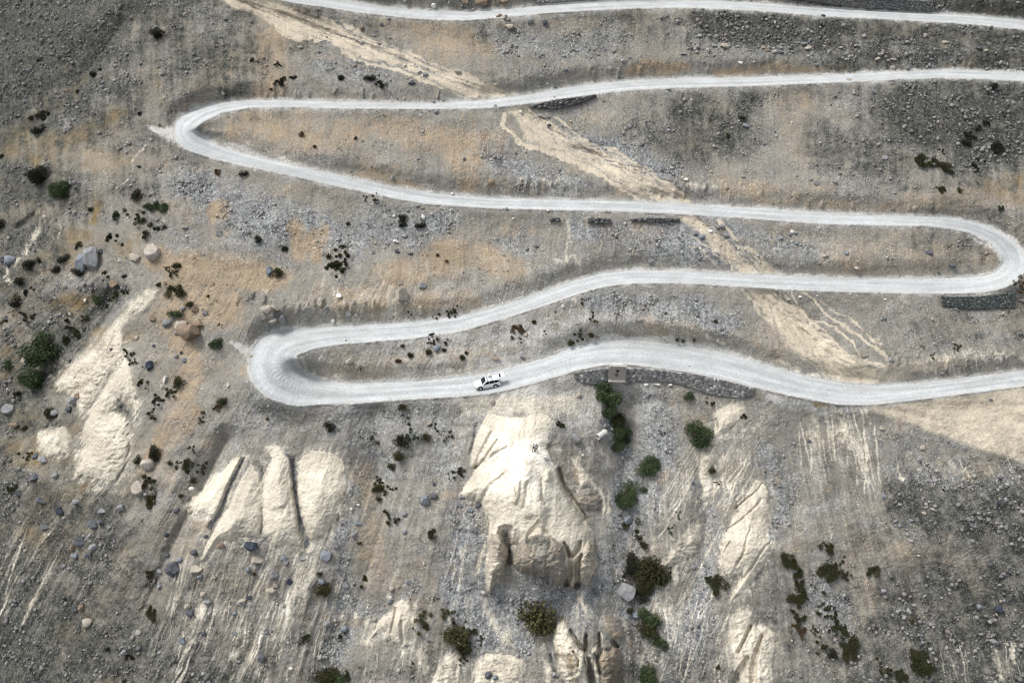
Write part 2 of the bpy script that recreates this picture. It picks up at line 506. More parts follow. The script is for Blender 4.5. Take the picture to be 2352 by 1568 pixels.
# cones
clay('7', [(1670, 15), (1600, 35), (1480, 150), (1250, 360), (1290, 395), (1400, 410), (1480, 455), (1540, 330), (1580, 250), (1640, 110)], 2.2, 14)
clay('7', [(1720, 60), (1640, 180), (1540, 380), (1460, 520), (1390, 660), (1350, 760), (1400, 730), (1500, 600), (1600, 600), (1640, 560), (1785, 580), (1795, 400), (1785, 250), (1760, 130), (1740, 100)], 3.2, 20)
clay('7', [(1820, -50), (1860, 30), (1800, 180), (1795, 350), (1790, 560), (1830, 600), (1880, 650), (1960, 620), (2070, 640), (2050, 500), (2030, 330), (2000, 190), (1960, 30), (1900, -60)], 3.2, 20)
clay('7', [(2060, 30), (2040, 120), (2030, 260), (2050, 430), (2090, 560), (2120, 600), (2210, 570), (2280, 470), (2352, 420), (2372, 200), (2345, 40), (2260, -10), (2130, -20)], 3.4, 22)
P_('dark', '7', .5, .5, [(1760, 60, 24), (1790, 110, 14), (1790, 250, 5)], False)
for pts in ([(1660, 40, 12), (1560, 240, 14), (1500, 400, 14), (1440, 500, 16)], [(2000, 40, 14), (2020, 250, 14), (2050, 450, 18), (2100, 620, 26)]):
    P_('grey', '7', .5, .95, pts, False)
    P_('clay', '7', .6, -.9, [(x, y, w * 1.1) for x, y, w in pts], False)
    ridge('7', -.9, [(x, y, w * 2) for x, y, w in pts])
P_('tan', '7', .8, .6, [(1540, 540, 80), (1650, 540, 70), (1700, 500, 40)])
bulge('7', -.5, 6, [(1840, 380), (1960, 340), (1950, 420), (1870, 460)])
# the big spur the two people stand on
SPUR = [(620, 190), (830, 210), (1000, 215), (1180, 150), (1310, 170), (1420, 270), (1340, 430), (1330, 560), (1310, 650), (1360, 740), (1380, 830), (1460, 900), (1510, 1030), (1540, 1110), (1610, 1230), (1720, 1400), (1830, 1568), (1850, 1640), (1930, 1740), (1985, 1930), (2010, 2250), (1950, 2400), (1860, 2540), (1760, 2480), (1640, 2540), (1620, 2480), (1580, 2450), (1480, 2490), (1340, 2380), (960, 2330), (850, 2220), (840, 2150), (900, 1950), (800, 2060), (780, 2140), (730, 2350), (660, 2420), (600, 2520), (540, 2640), (480, 2580), (470, 2350), (500, 1950), (540, 1650), (420, 1420), (330, 1340), (200, 1340), (110, 1270), (230, 1100), (330, 920), (280, 880), (290, 700), (330, 500), (440, 280), (520, 130)]
fill('clay', 'M1', 8, .97, SPUR, 10)
WHITE.append(fr('M1', SPUR))
bulge('M1', 3.0, 22, SPUR, .12, True)
halo(fr('M1', SPUR), .5, 20)
ridge('M1', 3.0, [(1120, 400, 700), (1130, 800, 800), (1150, 1150, 900), (1200, 1500, 900), (1280, 1850, 850), (1280, 2200, 750)])
ridge('M1', .7, [(1010, 850, 160), (1000, 1050, 160), (950, 1250, 130), (1080, 1500, 130)])
ridge('M1', .9, [(1050, 1000, 200), (1200, 1450, 160), (1210, 1760, 100)])
for pts in ([(560, 430, 14), (440, 650, 20), (340, 880, 20)], [(640, 520, 10), (480, 760, 16), (340, 900, 18)], [(760, 620, 8), (560, 740, 16), (350, 900, 20)],
            [(350, 300, 14), (320, 520, 20), (290, 700, 20)], [(730, 990, 12), (560, 1130, 22), (460, 1270, 26), (410, 1390, 26)],
            [(1240, 1050, 12), (1260, 1330, 16), (1300, 1400, 14)], [(1050, 1100, 16), (1030, 1300, 20), (990, 1450, 20)], [(880, 1180, 14), (885, 1300, 14)]):
    P_('grey', 'M1', .7, .6, pts, False)
    P_('clay', 'M1', .8, -.5, [(x, y, w * .9) for x, y, w in pts], False)
    ridge('M1', -.45, [(x, y, w * 2.2) for x, y, w in pts])
bulge('M1', -.8, 6, [(1330, 570), (1400, 600), (1390, 690), (1310, 650)])
P_('tan', 'M1', .7, .8, [(1340, 640, 50), (1360, 700, 30)], False)
P_('tan', 'M1', .8, .7, [(1340, 1060, 50), (1300, 1090, 40)], False)
P_('tan', 'M1', .8, .6, [(860, 1270, 70), (880, 1340, 60), (1000, 1350, 60)])
P_('tan', 'M1', .8, .5, [(1000, 850, 40), (960, 950, 30), (1120, 1450, 60)])
ridge('M1', .8, [(1330, 980, 70), (1340, 1050, 60)])
ridge('M1', .9, [(920, 1100, 60), (900, 1200, 70), (870, 1350, 60)])
# alcove, roof, cliff face and pillars (M2)
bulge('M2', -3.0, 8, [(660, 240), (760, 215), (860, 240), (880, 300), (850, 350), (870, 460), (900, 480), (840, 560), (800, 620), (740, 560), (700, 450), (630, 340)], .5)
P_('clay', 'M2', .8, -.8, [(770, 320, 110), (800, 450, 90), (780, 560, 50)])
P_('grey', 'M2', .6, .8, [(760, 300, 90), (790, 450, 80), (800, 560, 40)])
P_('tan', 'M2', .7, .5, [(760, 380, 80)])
ROOF = [(1200, 130), (1260, 230), (1330, 310), (1380, 390), (1240, 355), (1130, 380), (1050, 415), (1020, 380), (1080, 280), (1150, 210)]
bulge('M2', -.9, 7, ROOF)
fill('sand', 'M2', 6, .9, [(p[0], p[1]) for p in ROOF])
P_('clay', 'M2', .6, -.6, [(1200, 180, 40), (1200, 300, 120), (1200, 350, 130)], False)
FACE = [(1020, 405), (1060, 418), (1130, 385), (1240, 358), (1380, 395), (1480, 450), (1560, 525), (1590, 620), (1570, 700), (1600, 850), (1570, 1000), (1480, 1052), (1440, 1035), (1340, 930), (1280, 955), (1190, 920), (1070, 905), (950, 875), (850, 775), (838, 690), (880, 560), (930, 460)]
bulge('M2', 3.4, 6, FACE, .4)
bulge('M2', -2.4, 14, [(1010, 400), (1130, 375), (1240, 350), (1390, 390), (1390, 520), (1330, 640), (1150, 640), (1050, 560)], .2)
fill('clay', 'M2', 5, -.85, FACE)
fill('tan', 'M2', 5, .34, FACE)
fill('grey', 'M2', 5, .32, FACE)
P_('dark', 'M2', .9, .6, [(1080, 450, 90), (1200, 440, 120), (1330, 460, 90), (1300, 600, 70)], False)  # overhang shadow on the upper face, painted as dark cover
PIL = [(640, 360), (720, 460), (760, 600), (780, 680), (740, 820), (710, 930), (660, 970), (620, 930), (610, 1060), (540, 1180), (480, 1130), (470, 900), (500, 700), (520, 450), (560, 330)]
bulge('M2', 1.8, 8, PIL, .5)
fill('clay', 'M2', 8, -.5, PIL)
fill('tan', 'M2', 8, .45, PIL)
bulge('M2', .8, 5, [(690, 650), (760, 680), (740, 800), (640, 850), (620, 760)], .5)
bulge('M2', -1.2, 4, [(660, 830), (720, 830), (700, 880), (630, 900)])
for pts in ([(1665, 690), (1740, 620), (1700, 820), (1720, 1050), (1680, 1110), (1620, 1080), (1640, 900)], [(1770, 660), (1880, 440), (1990, 500), (2010, 820), (1950, 950), (1870, 1080), (1760, 1020), (1755, 800)]):
    bulge('M2', 1.6, 7, pts, .7)
    fill('clay', 'M2', 8, -.45, pts)
    fill('tan', 'M2', 8, .6, pts)
for pts in ([(800, 600, 22), (800, 680, 20), (815, 740, 20)], [(1610, 560, 16), (1645, 700, 26), (1630, 900, 28), (1590, 1020, 26)], [(1770, 460, 14), (1740, 560, 24), (1670, 660, 16)],
            [(1790, 640, 18), (1740, 780, 26), (1725, 1060, 26)], [(1560, 480, 14), (1620, 640, 20)]):
    ridge('M2', -1.5, [(x, y, w * 2.4) for x, y, w in pts])
    P_('ochre', 'M2', .9, .4, [(x, y, w * .8) for x, y, w in pts], False)
P_('tan', 'M2', .8, .6, [(1640, 330, 60), (1540, 360, 40), (1700, 480, 40)])
P_('grey', 'M2', .8, .7, [(560, 200, 40), (540, 400, 30), (510, 600, 24)])
P_('grey', 'M2', .9, .55, [(480, 200, 120), (420, 500, 120), (560, 420, 70)])
P_('clay', 'M2', .8, .7, [(480, 470, 30), (420, 650, 60), (340, 900, 60)], False)
P_('clay', 'M2', .8, .4, [(150, 560, 60), (130, 660, 50)], False)
# right flank of the spur
clay('M1', [(1640, 760), (1740, 800), (1880, 1000), (2040, 1180), (2140, 1300), (2140, 1480), (2090, 1560), (2060, 1300), (1900, 1160), (1780, 1170), (1740, 980)], 1.6, 10, .9)
P_('tan', 'M1', .8, .7, [(1700, 900, 40), (1740, 1100, 50), (1790, 1180, 40)], False)
P_('clay', 'M1', .9, .55, [(1480, 500, 120), (1550, 800, 120), (1640, 1100, 110), (1700, 1250, 80)])
P_('clay', 'M1', .9, .5, [(1780, 380, 50), (1850, 500, 80), (2050, 700, 60), (2150, 850, 40)])
RKF = [(1740, 1190), (1800, 1210), (1880, 1160), (2010, 1200), (2070, 1330), (2060, 1480), (1960, 1480), (1780, 1480), (1710, 1370)]
bulge('M1', 1.0, 8, RKF, .5)
fill('clay', 'M1', 8, -.7, RKF)
fill('tan', 'M1', 8, .35, RKF)
fill('grey', 'M1', 8, .45, RKF)
ridge('M1', -1.8, [(1480, 930, 50), (1560, 1180, 60), (1690, 1400, 60), (1830, 1600, 60)])
# slab right of the spur, with slanting rills
SLAB = [(880, 300), (960, 340), (1040, 400), (1070, 480), (1040, 700), (1020, 860), (1050, 1000), (1050, 1180), (1110, 1240), (1090, 1400), (1000, 1560), (900, 1720), (800, 1850), (560, 2060), (500, 2080), (620, 1800), (640, 1700), (480, 1780), (400, 1640), (380, 1560), (370, 1430), (390, 1180), (440, 1050), (560, 850), (640, 760), (720, 520)]
clay('S', SLAB, 2.4, 16, 1.0, 5, .2)
for pts in ([(970, 360, 12), (880, 470, 12), (740, 590, 12), (590, 730, 10)], [(960, 590, 10), (860, 720, 12), (660, 890, 12), (440, 1060, 12)],
            [(800, 1020, 8), (740, 1200, 10), (700, 1370, 14), (600, 1550, 20)], [(1080, 1240, 10), (960, 1360, 12), (820, 1580, 14), (700, 1750, 16)], [(500, 1220, 8), (400, 1370, 10)]):
    P_('dark', 'S', .9, .4, [(x, y, w * .8) for x, y, w in pts], False)
    P_('clay', 'S', .8, -.55, [(x, y, w * .9) for x, y, w in pts], False)
    ridge('S', -.4, [(x, y, w * 2.2) for x, y, w in pts])
for pts in ([(680, 80, 16), (560, 220, 24), (430, 380, 20), (320, 540, 10)], [(690, 150, 12), (540, 330, 12), (420, 450, 8)], [(620, 330, 14), (560, 500, 22), (420, 660, 14)],
            [(700, 310, 16), (600, 500, 16), (470, 640, 24), (380, 780, 8)], [(760, 340, 20), (690, 500, 18), (580, 640, 14)]):
    P_('clay', 'S', .9, .6, pts)
    ridge('S', .08, pts)
clay('9', [(340, 1110), (430, 1060), (500, 1060), (480, 1170), (600, 1180), (660, 1230), (640, 1568), (640, 1700), (380, 1700), (400, 1500), (330, 1250)], 1.8, 14, .75, 12, .4)
for pts in ([(460, 1400, 12), (420, 1500, 22), (400, 1600, 26)], [(560, 1250, 8), (510, 1400, 14), (500, 1568, 18)], [(480, 1180, 8), (400, 1350, 10)]):
    P_('dark', '9', .8, .6, pts, False)
    ridge('9', -1.2, [(x, y, w * 2.2) for x, y, w in pts])
clay('9', [(90, 470), (180, 450), (140, 560), (130, 680), (20, 740), (-120, 800), (-190, 880), (-230, 1000), (-300, 1050), (-250, 900), (-120, 720), (0, 560)], 1.6, 14, .55, 18, .5)
clay('9', [(150, -20), (230, 40), (200, 130), (240, 230), (210, 330), (160, 330), (140, 230), (120, 150)], 1.3, 10, .75, 10, .4)
clay('6', [(230, 1290), (350, 1200), (430, 1240), (440, 1300), (350, 1390), (260, 1440), (210, 1480), (240, 1370)], 1.4, 12, .85, 14)
P_('clay', '6', .9, .5, [(640, 1280, 60), (500, 1450, 60), (400, 1568, 50)])
P_('clay', '6', .9, .75, [(900, 1260, 50), (900, 1400, 60)])
P_('clay', '6', .9, .85, [(1080, 1250, 70), (1100, 1400, 90), (1180, 1540, 90)])
P_('clay', '6', .9, .5, [(1300, 1240, 60), (1330, 1330, 50)])
for pts in ([(1560, 10, 50), (1600, 100, 60)], [(1830, 60, 40), (1860, 150, 40)], [(1960, 120, 40), (2010, 170, 30)], [(1000, 490, 24), (1010, 560, 20)], [(1490, 60, 30), (1510, 180, 20)],
            [(2150, 1330, 60), (2170, 1568, 90)], [(2270, 1260, 40), (2300, 1400, 50)]):
    P_('clay', '9', .9, .6, pts)
P_('clay', 'O', .9, .75, [(1715, 1330, 16), (1698, 1380, 26), (1690, 1440, 34), (1680, 1520, 40)])
P_('clay', 'O', .9, .7, [(1610, 1180, 14), (1580, 1260, 26), (1535, 1350, 30), (1510, 1450, 30), (1490, 1580, 34)])
P_('clay', 'O', .9, .6, [(1660, 1040, 10), (1620, 1110, 18), (1590, 1180, 20)])
# broken clay at the bottom of the picture
clay('8', [(420, 990), (480, 1040), (490, 1120), (460, 1310), (430, 1340), (360, 1290), (310, 1210), (260, 1230), (200, 1270), (260, 1130), (360, 1060)], 1.6, 12, .95, 10)
for pts in ([(380, 1060, 5), (350, 1220, 8)], [(420, 1150, 5), (425, 1300, 8)]):
    P_('dark', '8', .8, .6, pts, False)
    ridge('8', -.6, [(x, y, 16) for x, y, w in pts])
clay('8', [(1000, 1360), (1120, 1370), (1200, 1400), (1250, 1420), (1260, 1500), (1270, 1700), (880, 1700), (900, 1480), (940, 1400)], 2.0, 16, .6, 20, .6)
P_('clay', '8', .6, .9, [(1010, 1390, 40), (1130, 1390, 26), (1230, 1410, 22), (1220, 1440, 20)], False)
clay('8', [(720, 1370), (790, 1360), (830, 1420), (850, 1600), (600, 1640), (620, 1520)], 1.2, 14, .6, 20, .5)
clay('8', [(540, 1300), (590, 1400), (590, 1500), (520, 1460), (510, 1380)], .8, 10, .6, 14)
P_('clay', '8', .9, .6, [(60, 1000, 50), (40, 1070, 40), (100, 1120, 30)])
P_('clay', '8', .9, .7, [(180, 1150, 20), (170, 1200, 14)])
P_('clay', '8', .9, .5, [(320, 980, 40), (280, 1030, 40)])
clay('8', [(990, 950), (1020, 1050), (1100, 1130), (1180, 1220), (1230, 1350), (1120, 1330), (1030, 1200), (990, 1080)], 1.0, 12, .5, 18)
P_('clay', '8', .9, .7, [(1390, 1250, 30), (1370, 1400, 50), (1420, 1560, 60)])
# fine pale erosion streaks, each following its own run of the slope
_r = np.random.default_rng(12)


def runs(n, x0, x1, y0, y1, lean, l0, l1, amp, w0=1.5, w1=5.0, ch='clay', dig=.045):
    for _ in range(n):
        x, y = _r.uniform(x0, x1), _r.uniform(y0, y1)
        L = _r.uniform(l0, l1)
        ln = lean + _r.normal(0, .07)
        w = _r.uniform(w0, w1)
        b = _r.normal(0, .06)
        q = [(x + ln * L * t + b * L * t * t, y + L * t, w * (.4 + 1.6 * t * (1 - t) * 2)) for t in (0, .25, .5, .75, 1)]
        paint(ch, 'O', 1.0, amp * _r.uniform(.35, .95), q, False)
        ridge('O', dig * _r.uniform(.2, 1), [(a, c, d * 1.6) for a, c, d in q])


runs(30, 1600, 1760, 935, 1080, -.60, 70, 190, .7)
runs(30, 1560, 1720, 1120, 1330, -.48, 90, 230, .6)
runs(30, 1500, 1640, 1330, 1480, -.30, 90, 200, .6)
runs(24, 1640, 1780, 1380, 1520, -.32, 60, 150, .7)
runs(40, 1830, 2010, 930, 1010, .18, 50, 150, .8)
runs(26, 2060, 2330, 1030, 1120, .42, 30, 90, .5)
runs(16, 2150, 2340, 1450, 1540, .12, 60, 130, .6)
runs(60, 400, 800, 1230, 1380, -.24, 90, 240, .6)
runs(30, 380, 720, 1300, 1420, -.36, 80, 200, .5, ch='tan')
runs(14, 20, 260, 1180, 1330, -.52, 90, 200, .5, 4, 10)
runs(24, 1050, 1130, 1180, 1330, -.22, 80, 200, .55)
runs(24, 840, 980, 1360, 1480, -.1, 50, 140, .6)
runs(30, 1280, 1420, 1380, 1450, .05, 40, 120, .5)
runs(30, 560, 700, 0, 160, -.03, 50, 110, .35, ch='tan')
runs(30, 1460, 1580, 940, 1200, -.1, 60, 160, .4)
runs(22, 560, 700, 850, 960, -.45, 40, 110, .4)
runs(30, 760, 960, 650, 700, -.03, 25, 60, .6)
runs(26, 2120, 2350, 790, 830, .05, 20, 50, .55)
runs(24, 1200, 1340, 405, 425, 0, 12, 30, .5)
# lower outcrop (M3)
P_('clay', 'M3', .9, .6, [(850, 130, 60), (700, 300, 160), (600, 480, 160), (950, 350, 200), (1150, 560, 200), (1400, 350, 200), (1600, 650, 110)])
P_('clay', 'M3', .7, .85, [(850, 90, 20), (830, 200, 40), (900, 330, 40)], False)
P_('grey', 'M3', .8, .8, [(640, 430, 60), (740, 400, 60)])
P_('grey', 'M3', .8, .7, [(1060, 170, 80), (1000, 260, 60)])
ridge('M3', 2.2, [(850, 80, 200), (850, 400, 420), (900, 700, 560), (900, 1100, 650), (900, 1568, 650)])
LBL = [(520, 480), (400, 560), (340, 660), (330, 900), (340, 1080), (400, 1150), (430, 1400), (560, 1640), (980, 1640), (930, 1380), (950, 1180), (880, 1050), (780, 960), (720, 800), (620, 620)]
RBL = [(1340, 912), (1420, 960), (1500, 1060), (1530, 1150), (1510, 1300), (1560, 1400), (1480, 1540), (1400, 1640), (1180, 1640), (1140, 1350), (1090, 1180), (1130, 1080), (1200, 1010), (1300, 1010)]
bulge('M3', 3.0, 11, LBL, .7)
bulge('M3', 2.6, 11, RBL, .7)
fill('clay', 'M3', 8, .8, LBL)
P_('tan', 'M3', .6, .7, [(400, 1000, 90), (620, 1150, 160), (700, 1400, 200), (760, 1600, 180)])
P_('clay', 'M3', .6, -.55, [(400, 1020, 90), (620, 1180, 170), (700, 1400, 200), (760, 1600, 180)])
P_('clay', 'M3', .5, .95, [(520, 560, 60), (480, 760, 70), (620, 850, 70), (730, 970, 50), (820, 1050, 40)], False)
fill('tan', 'M3', 8, .6, RBL)
P_('grey', 'M3', .7, .5, [(1200, 1200, 80), (1240, 1450, 90)])
for pts, h in (([(1130, 690), (1240, 780), (1330, 900), (1320, 980), (1280, 1020), (1140, 990), (1120, 800)], 1.2), ([(1020, 960), (1100, 900), (1140, 1030), (1090, 1100), (1000, 1050)], 1.2), ([(1040, 1120), (1100, 1250), (1150, 1450), (1190, 1640), (1050, 1640), (1030, 1300)], .8), ([(960, 1040), (1040, 1180), (980, 1300), (930, 1120)], .3)):
    bulge('M3', h, 7, pts, .3)
    fill('clay', 'M3', 6, .6, pts)
fill('grey', 'M3', 6, .9, [(1130, 690), (1240, 780), (1330, 900), (1300, 960), (1140, 970), (1120, 800)])
LOBE = [(1180, 420), (1330, 390), (1450, 460), (1540, 600), (1555, 800), (1510, 840), (1330, 850), (1240, 700)]
bulge('M3', 1.2, 10, LOBE, .3)
fill('clay', 'M3', 10, -.8, LOBE)
fill('tan', 'M3', 10, .4, LOBE)
for pts in ([(640, 680, 16), (780, 920, 26), (880, 1040, 30)], [(900, 760, 20), (900, 1000, 26)], [(950, 1180, 26), (970, 1350, 30), (1010, 1600, 36)], [(1120, 740, 20), (1140, 1000, 28), (1100, 1130, 20), (1160, 1400, 18)], [(690, 1030, 12), (770, 1180, 14), (760, 1280, 12)], [(860, 1150, 12), (910, 1350, 14)], [(1340, 870, 22), (1430, 950, 22)]):
    ridge('M3', -1.3, [(x, y, w * 2.2) for x, y, w in pts])
    P_('ochre', 'M3', .9, .4, [(x, y, w * .8) for x, y, w in pts], False)
P_('dark', 'M3', .7, .5, [(290, 1080, 40), (320, 1250, 60), (400, 1450, 60)], False)
# small rock outcrops
bulge('4', 1.4, 6, [(1830, 560), (1880, 590), (1900, 660), (1860, 670), (1800, 650), (1790, 590)], .5)
P_('clay', '4', .7, .7, [(1830, 480, 14), (1840, 600, 50)])
for k, pts in (('1', [(100, 1520, 40), (200, 1440, 60)]),):
    ridge(k, 1.2, pts)
# little cliffs and knobs along the cut banks
for i in range(90):
    cx, cy = [(1250, 425), (1620, 440), (850, 700), (2100, 155), (1500, 160), (700, 215), (1000, 225), (2000, 480), (2200, 820), (620, 690)][i % 10]
    x = cx + random.uniform(-150, 150)
    y = cy + random.uniform(-18, 12)
    ridge('O', random.uniform(.15, .6), [(x, y, random.uniform(4, 9)), (x + random.uniform(-3, 3), y + random.uniform(8, 20), random.uniform(4, 8))])

fill('clay', 'O', 20, .5, [(1050, 912), (1180, 905), (1330, 905), (1330, 960), (1250, 960), (1110, 955), (1060, 960)])
# brown earth at left; vignette painted into colour: edges darkened, middle brightened with dust
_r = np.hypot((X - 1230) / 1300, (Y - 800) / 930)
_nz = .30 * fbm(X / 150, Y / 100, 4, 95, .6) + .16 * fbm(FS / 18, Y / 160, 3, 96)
_vignette = smooth(.62, 1.15, _r + _nz)
M['dark'] = np.maximum(M['dark'], (.64 * _vignette).astype(np.float32))
_br = smooth(560, 60, X + 260 * _nz) * (.45 + .8 * fbm(X / 110, Y / 80, 3, 97))
M['ochre'] = np.maximum(M['ochre'], np.clip(.75 * _br, 0, .7).astype(np.float32))
_c = np.exp(-((X - 1180) / 560) ** 2 - ((Y - 840) / 260) ** 2)
M['dust'] = np.maximum(M['dust'], (.50 * _c * np.clip(1 + .8 * fbm(X / 60, Y / 40, 4, 98), 0, 1.5)).astype(np.float32))
P_('dust', 'O', 1.0, 1.0, [(550, 790, 16), (590, 805, 34), (620, 850, 52), (640, 900, 46), (700, 925, 26)])
P_('dust', 'O', 1.0, .95, [(335, 290, 10), (370, 295, 22), (410, 300, 40)])
# break the covers up into patches and downhill streaks
_st = fbm(FS / 16, Y / 150, 3, 81, .6)
_pa = fbm(X / 70, Y / 45, 4, 82, .6)
_pb = fbm(X / 150, Y / 80, 3, 83)
for _k, _b, _s in (('tan', .30, 84), ('grey', .30, 85), ('dark', .10, 86)):
    _q = fbm(X / 55, Y / 38, 5, _s, .62) * .75 + _st * .45
    _bg = _b * smooth(-.05, .45, fbm(X / 170, Y / 80, 3, _s + 5) + .35 * _st)
    _e = np.maximum(M[_k], _bg)
    M[_k] = np.clip(_e * ((1.35 if _k == 'dark' else 1.12) + 1.4 * _q), 0, 1).astype(np.float32)
M['ochre'] = np.clip(M['ochre'] * (1.0 + 1.2 * _pa + .7 * _st), 0, 1).astype(np.float32)
M['sand'] = np.clip(M['sand'] * (1.1 + .35 * _pa), 0, 1).astype(np.float32)

# ------------------------------------------------------------------ the road, traced along its middle: x, y, half width
ROAD_A = [(-80 + 560, -60, 10), (560, -32, 10), (660, -8, 10), (750, 6, 10), (850, 20, 10), (960, 33, 9), (1060, 37, 9), (1150, 31, 8), (1250, 21, 8), (1400, 12, 8), (1560, 8, 8), (1720, 14, 8), (1900, 28, 8), (2050, 36, 8), (2200, 43, 9), (2352, 56, 10), (2600, 80, 11), (3100, 130, 12)]
ROAD_B = [(3100, 250, 10), (2600, 195, 10), (2352, 175.5, 9), (2166, 169, 8), (2066, 173, 8), (1898, 181, 8), (1730, 187, 9), (1562, 190, 9.5), (1453, 195, 10), (1350, 206, 10.5), (1285, 216, 10.5), (1184, 231, 9), (1117, 239, 8), (1016, 243, 6), (882, 242, 6), (781, 241, 6.5), (672, 238, 6.5), (571, 238.5, 7.5), (510, 246, 11), (460, 263, 16), (430, 282, 21), (419, 302, 24), (440, 326, 20), (504, 351, 15), (571, 369, 12), (672, 391, 11), (781, 415, 12), (882, 437, 12), (982, 455, 12), (1117, 465, 11), (1285, 470, 11), (1453, 474, 10.5), (1562, 479, 10.5), (1730, 489, 11.5), (1898, 501, 12), (2066, 507, 10), (2130, 508, 10), (2190, 513, 11), (2240, 524, 12), (2290, 546, 16), (2325, 580, 25), (2330, 612, 28), (2310, 636, 22), (2270, 650, 18), (2200, 655, 17), (2100, 656, 16), (2000, 655, 15), (1900, 652, 15), (1800, 648, 15), (1700, 643, 13), (1562, 635, 13), (1453, 635, 14), (1386, 642, 14), (1318, 660, 15), (1251, 684, 15), (1184, 706, 14.5), (1117, 726, 15), (1050, 744, 17), (949, 757, 18), (848, 764, 20), (781, 768, 20), (720, 775, 23), (662, 786, 32), (630, 808, 46), (624, 838, 56), (640, 868, 52), (684, 892, 40), (740, 900, 26), (800, 903, 23), (949, 895, 20), (1050, 888, 21), (1117, 880, 23), (1184, 865, 24), (1251, 847, 23), (1318, 823, 26), (1386, 809, 27), (1453, 807, 28), (1562, 821, 28), (1646, 836, 29), (1730, 858, 28), (1830, 885, 25), (1931, 904, 24), (1998, 906, 22), (2099, 899, 18), (2233, 883, 17), (2352, 867, 17), (2600, 838, 18), (3100, 790, 20)]


def resample(pts, step):
    p = np.array(pts, float)
    seg = np.hypot(np.diff(p[:, 0]), np.diff(p[:, 1]))
    s = np.concatenate([[0], np.cumsum(seg)])
    n = int(s[-1] / step)
    u = np.linspace(0, s[-1], n)
    q = np.stack([np.interp(u, s, p[:, i]) for i in range(3)], 1)
    k = np.hanning(7)
    k /= k.sum()
    for i in range(3):
        e = np.pad(q[:, i], 3, mode='edge')
        q[:, i] = np.convolve(e, k, 'valid')
    return q


# ------------------------------------------------------------------ elevation
Y0, Z0 = 112.0, 9.3
TU, TL = math.tan(R(34)), math.tan(R(43))


def base_depth(px, py):
    dx, dy, dz = ray(px, py)
    out = None
    for T in (TU, TL):
        d = (CAM_H - Z0 + T * Y0) / (T * dy - dz)
        out = d if out is None else np.maximum(out, d) + .4 * np.exp(-np.abs(d - out) / 2)
    return out


D = base_depth(X, Y)
RD = np.hypot(X - 1176, 0)
lv = np.clip((430 - X) / 430, 0, 2.2)
BIG = -13 * lv ** 1.5                                   # the flank turning away into the side valley
BIG += 2.6 * fbm(X / 480, Y / 330, 2, 21)
lowmask = smooth(930, 1150, Y)
# hollow between the spurs
for pts, h in (([(1440, 940, 60), (1430, 1150, 90), (1460, 1400, 110), (1520, 1650, 120)], -3.5), ([(860, 960, 60), (880, 1200, 90), (760, 1568, 120)], -1.8), ([(330, 1150, 60), (300, 1350, 90)], -1.0),
               ([(1640, 1100, 50), (1600, 1350, 70)], -1.6), ([(1200, 260, 60), (1560, 470, 70)], -.8), ([(600, 20, 60), (1150, 226, 50)], -1.0), ([(1750, 680, 60), (1960, 870, 80)], -.9), ([(250, 690, 60), (170, 770, 110), (60, 900, 160)], -3.2), ([(285, 50, 50), (150, 235, 90), (-30, 360, 140)], -3), ([(520, 1010, 40), (430, 1180, 60), (330, 1400, 90)], -2.5)):
    DELTA[...] += (h * np.clip(1 - stroke_field(pts, X, Y), 0, 1) ** 1.2).astype(np.float32)
wf = WX * .3 + FS * .7
streak = fbm(FS / 22, Y / 330, 3, 41, .55)
streak2 = fbm(FS / 7, Y / 130, 3, 44, .6)
streak3 = fbm(FS / 4.2, Y / 85, 3, 45, .65)
streak4 = fbm(FS / 9, Y / 60, 4, 46, .65)
hard = np.clip(M['clay'], 0, 1)
soft_clay = M['clay']
DET = (.5 - .25 * M['clay']) * fbm(X / 130, Y / 95, 3, 22) + .22 * fbm(X / 34, Y / 26, 3, 23)
rid = fbm(FS / 62, Y / 520, 3, 47, .55)
rid2 = fbm(FS / 25, Y / 300, 3, 48, .55)
_rm2 = np.clip(.75 + 1.1 * fbm(X / 190, Y / 150, 2, 49), .25, 1.3)
DET += lowmask * _rm2 * (.95 * rid + .28 * rid2 + .10 * streak + .05 * streak2) * (1 - .55 * M['clay'])
DET += (1 - lowmask) * (.14 * streak + .06 * streak2)
coarse = np.clip(M['grey'] * .8 + M['dark'] * 1.0 + .35, 0, 1) * (1 - .75 * M['clay']) * (1 - .7 * M['sand'])
patch = smooth(-.05, .35, fbm(X / 45, Y / 34, 3, 27))
cn, cv = cellnoise(X / 9, Y / 7, 3)
cn2, cv2 = cellnoise(X / 5, Y / 4.2, 4)
DET += coarse * patch * (.26 * (.45 - cn) * (cv > .62) + .13 * (.4 - cn2))
DET += (.075 * fbm(X / 7, Y / 6, 3, 24, .65)) * (.5 + coarse)
DET += (.10 * ridged(X / 11 + 3 * n1x, Y / 20, 3, 26, .6) + .07 * fbm(X / 5, Y / 5, 2, 28)) * M['clay']
RELIEF = BIG + DELTA + DET

D0 = D - (BIG + .5 * DELTA)
road_mask = np.zeros((NY, NX), np.float32)
lat = np.zeros((NY, NX), np.float32)
arc = np.zeros((NY, NX), np.float32)
edge_near = np.full((NY, NX), 999., np.float32)
which = np.zeros((NY, NX), np.int8)
EX = X.astype(np.float64).copy()
EY = Y.astype(np.float64).copy()
ZS = np.zeros((NY, NX))
WS = np.zeros((NY, NX))
FALL = 46.0


def gsamp(F, px, py):
    fx = np.interp(px, GX, np.arange(NX))
    fy = np.interp(py, GY, np.arange(NY))
    i = np.clip(fx.astype(int), 0, NX - 2)
    j = np.clip(fy.astype(int), 0, NY - 2)
    u, v = fx - i, fy - j
    return (F[j, i] * (1 - u) + F[j, i + 1] * u) * (1 - v) + (F[j + 1, i] * (1 - u) + F[j + 1, i + 1] * u) * v


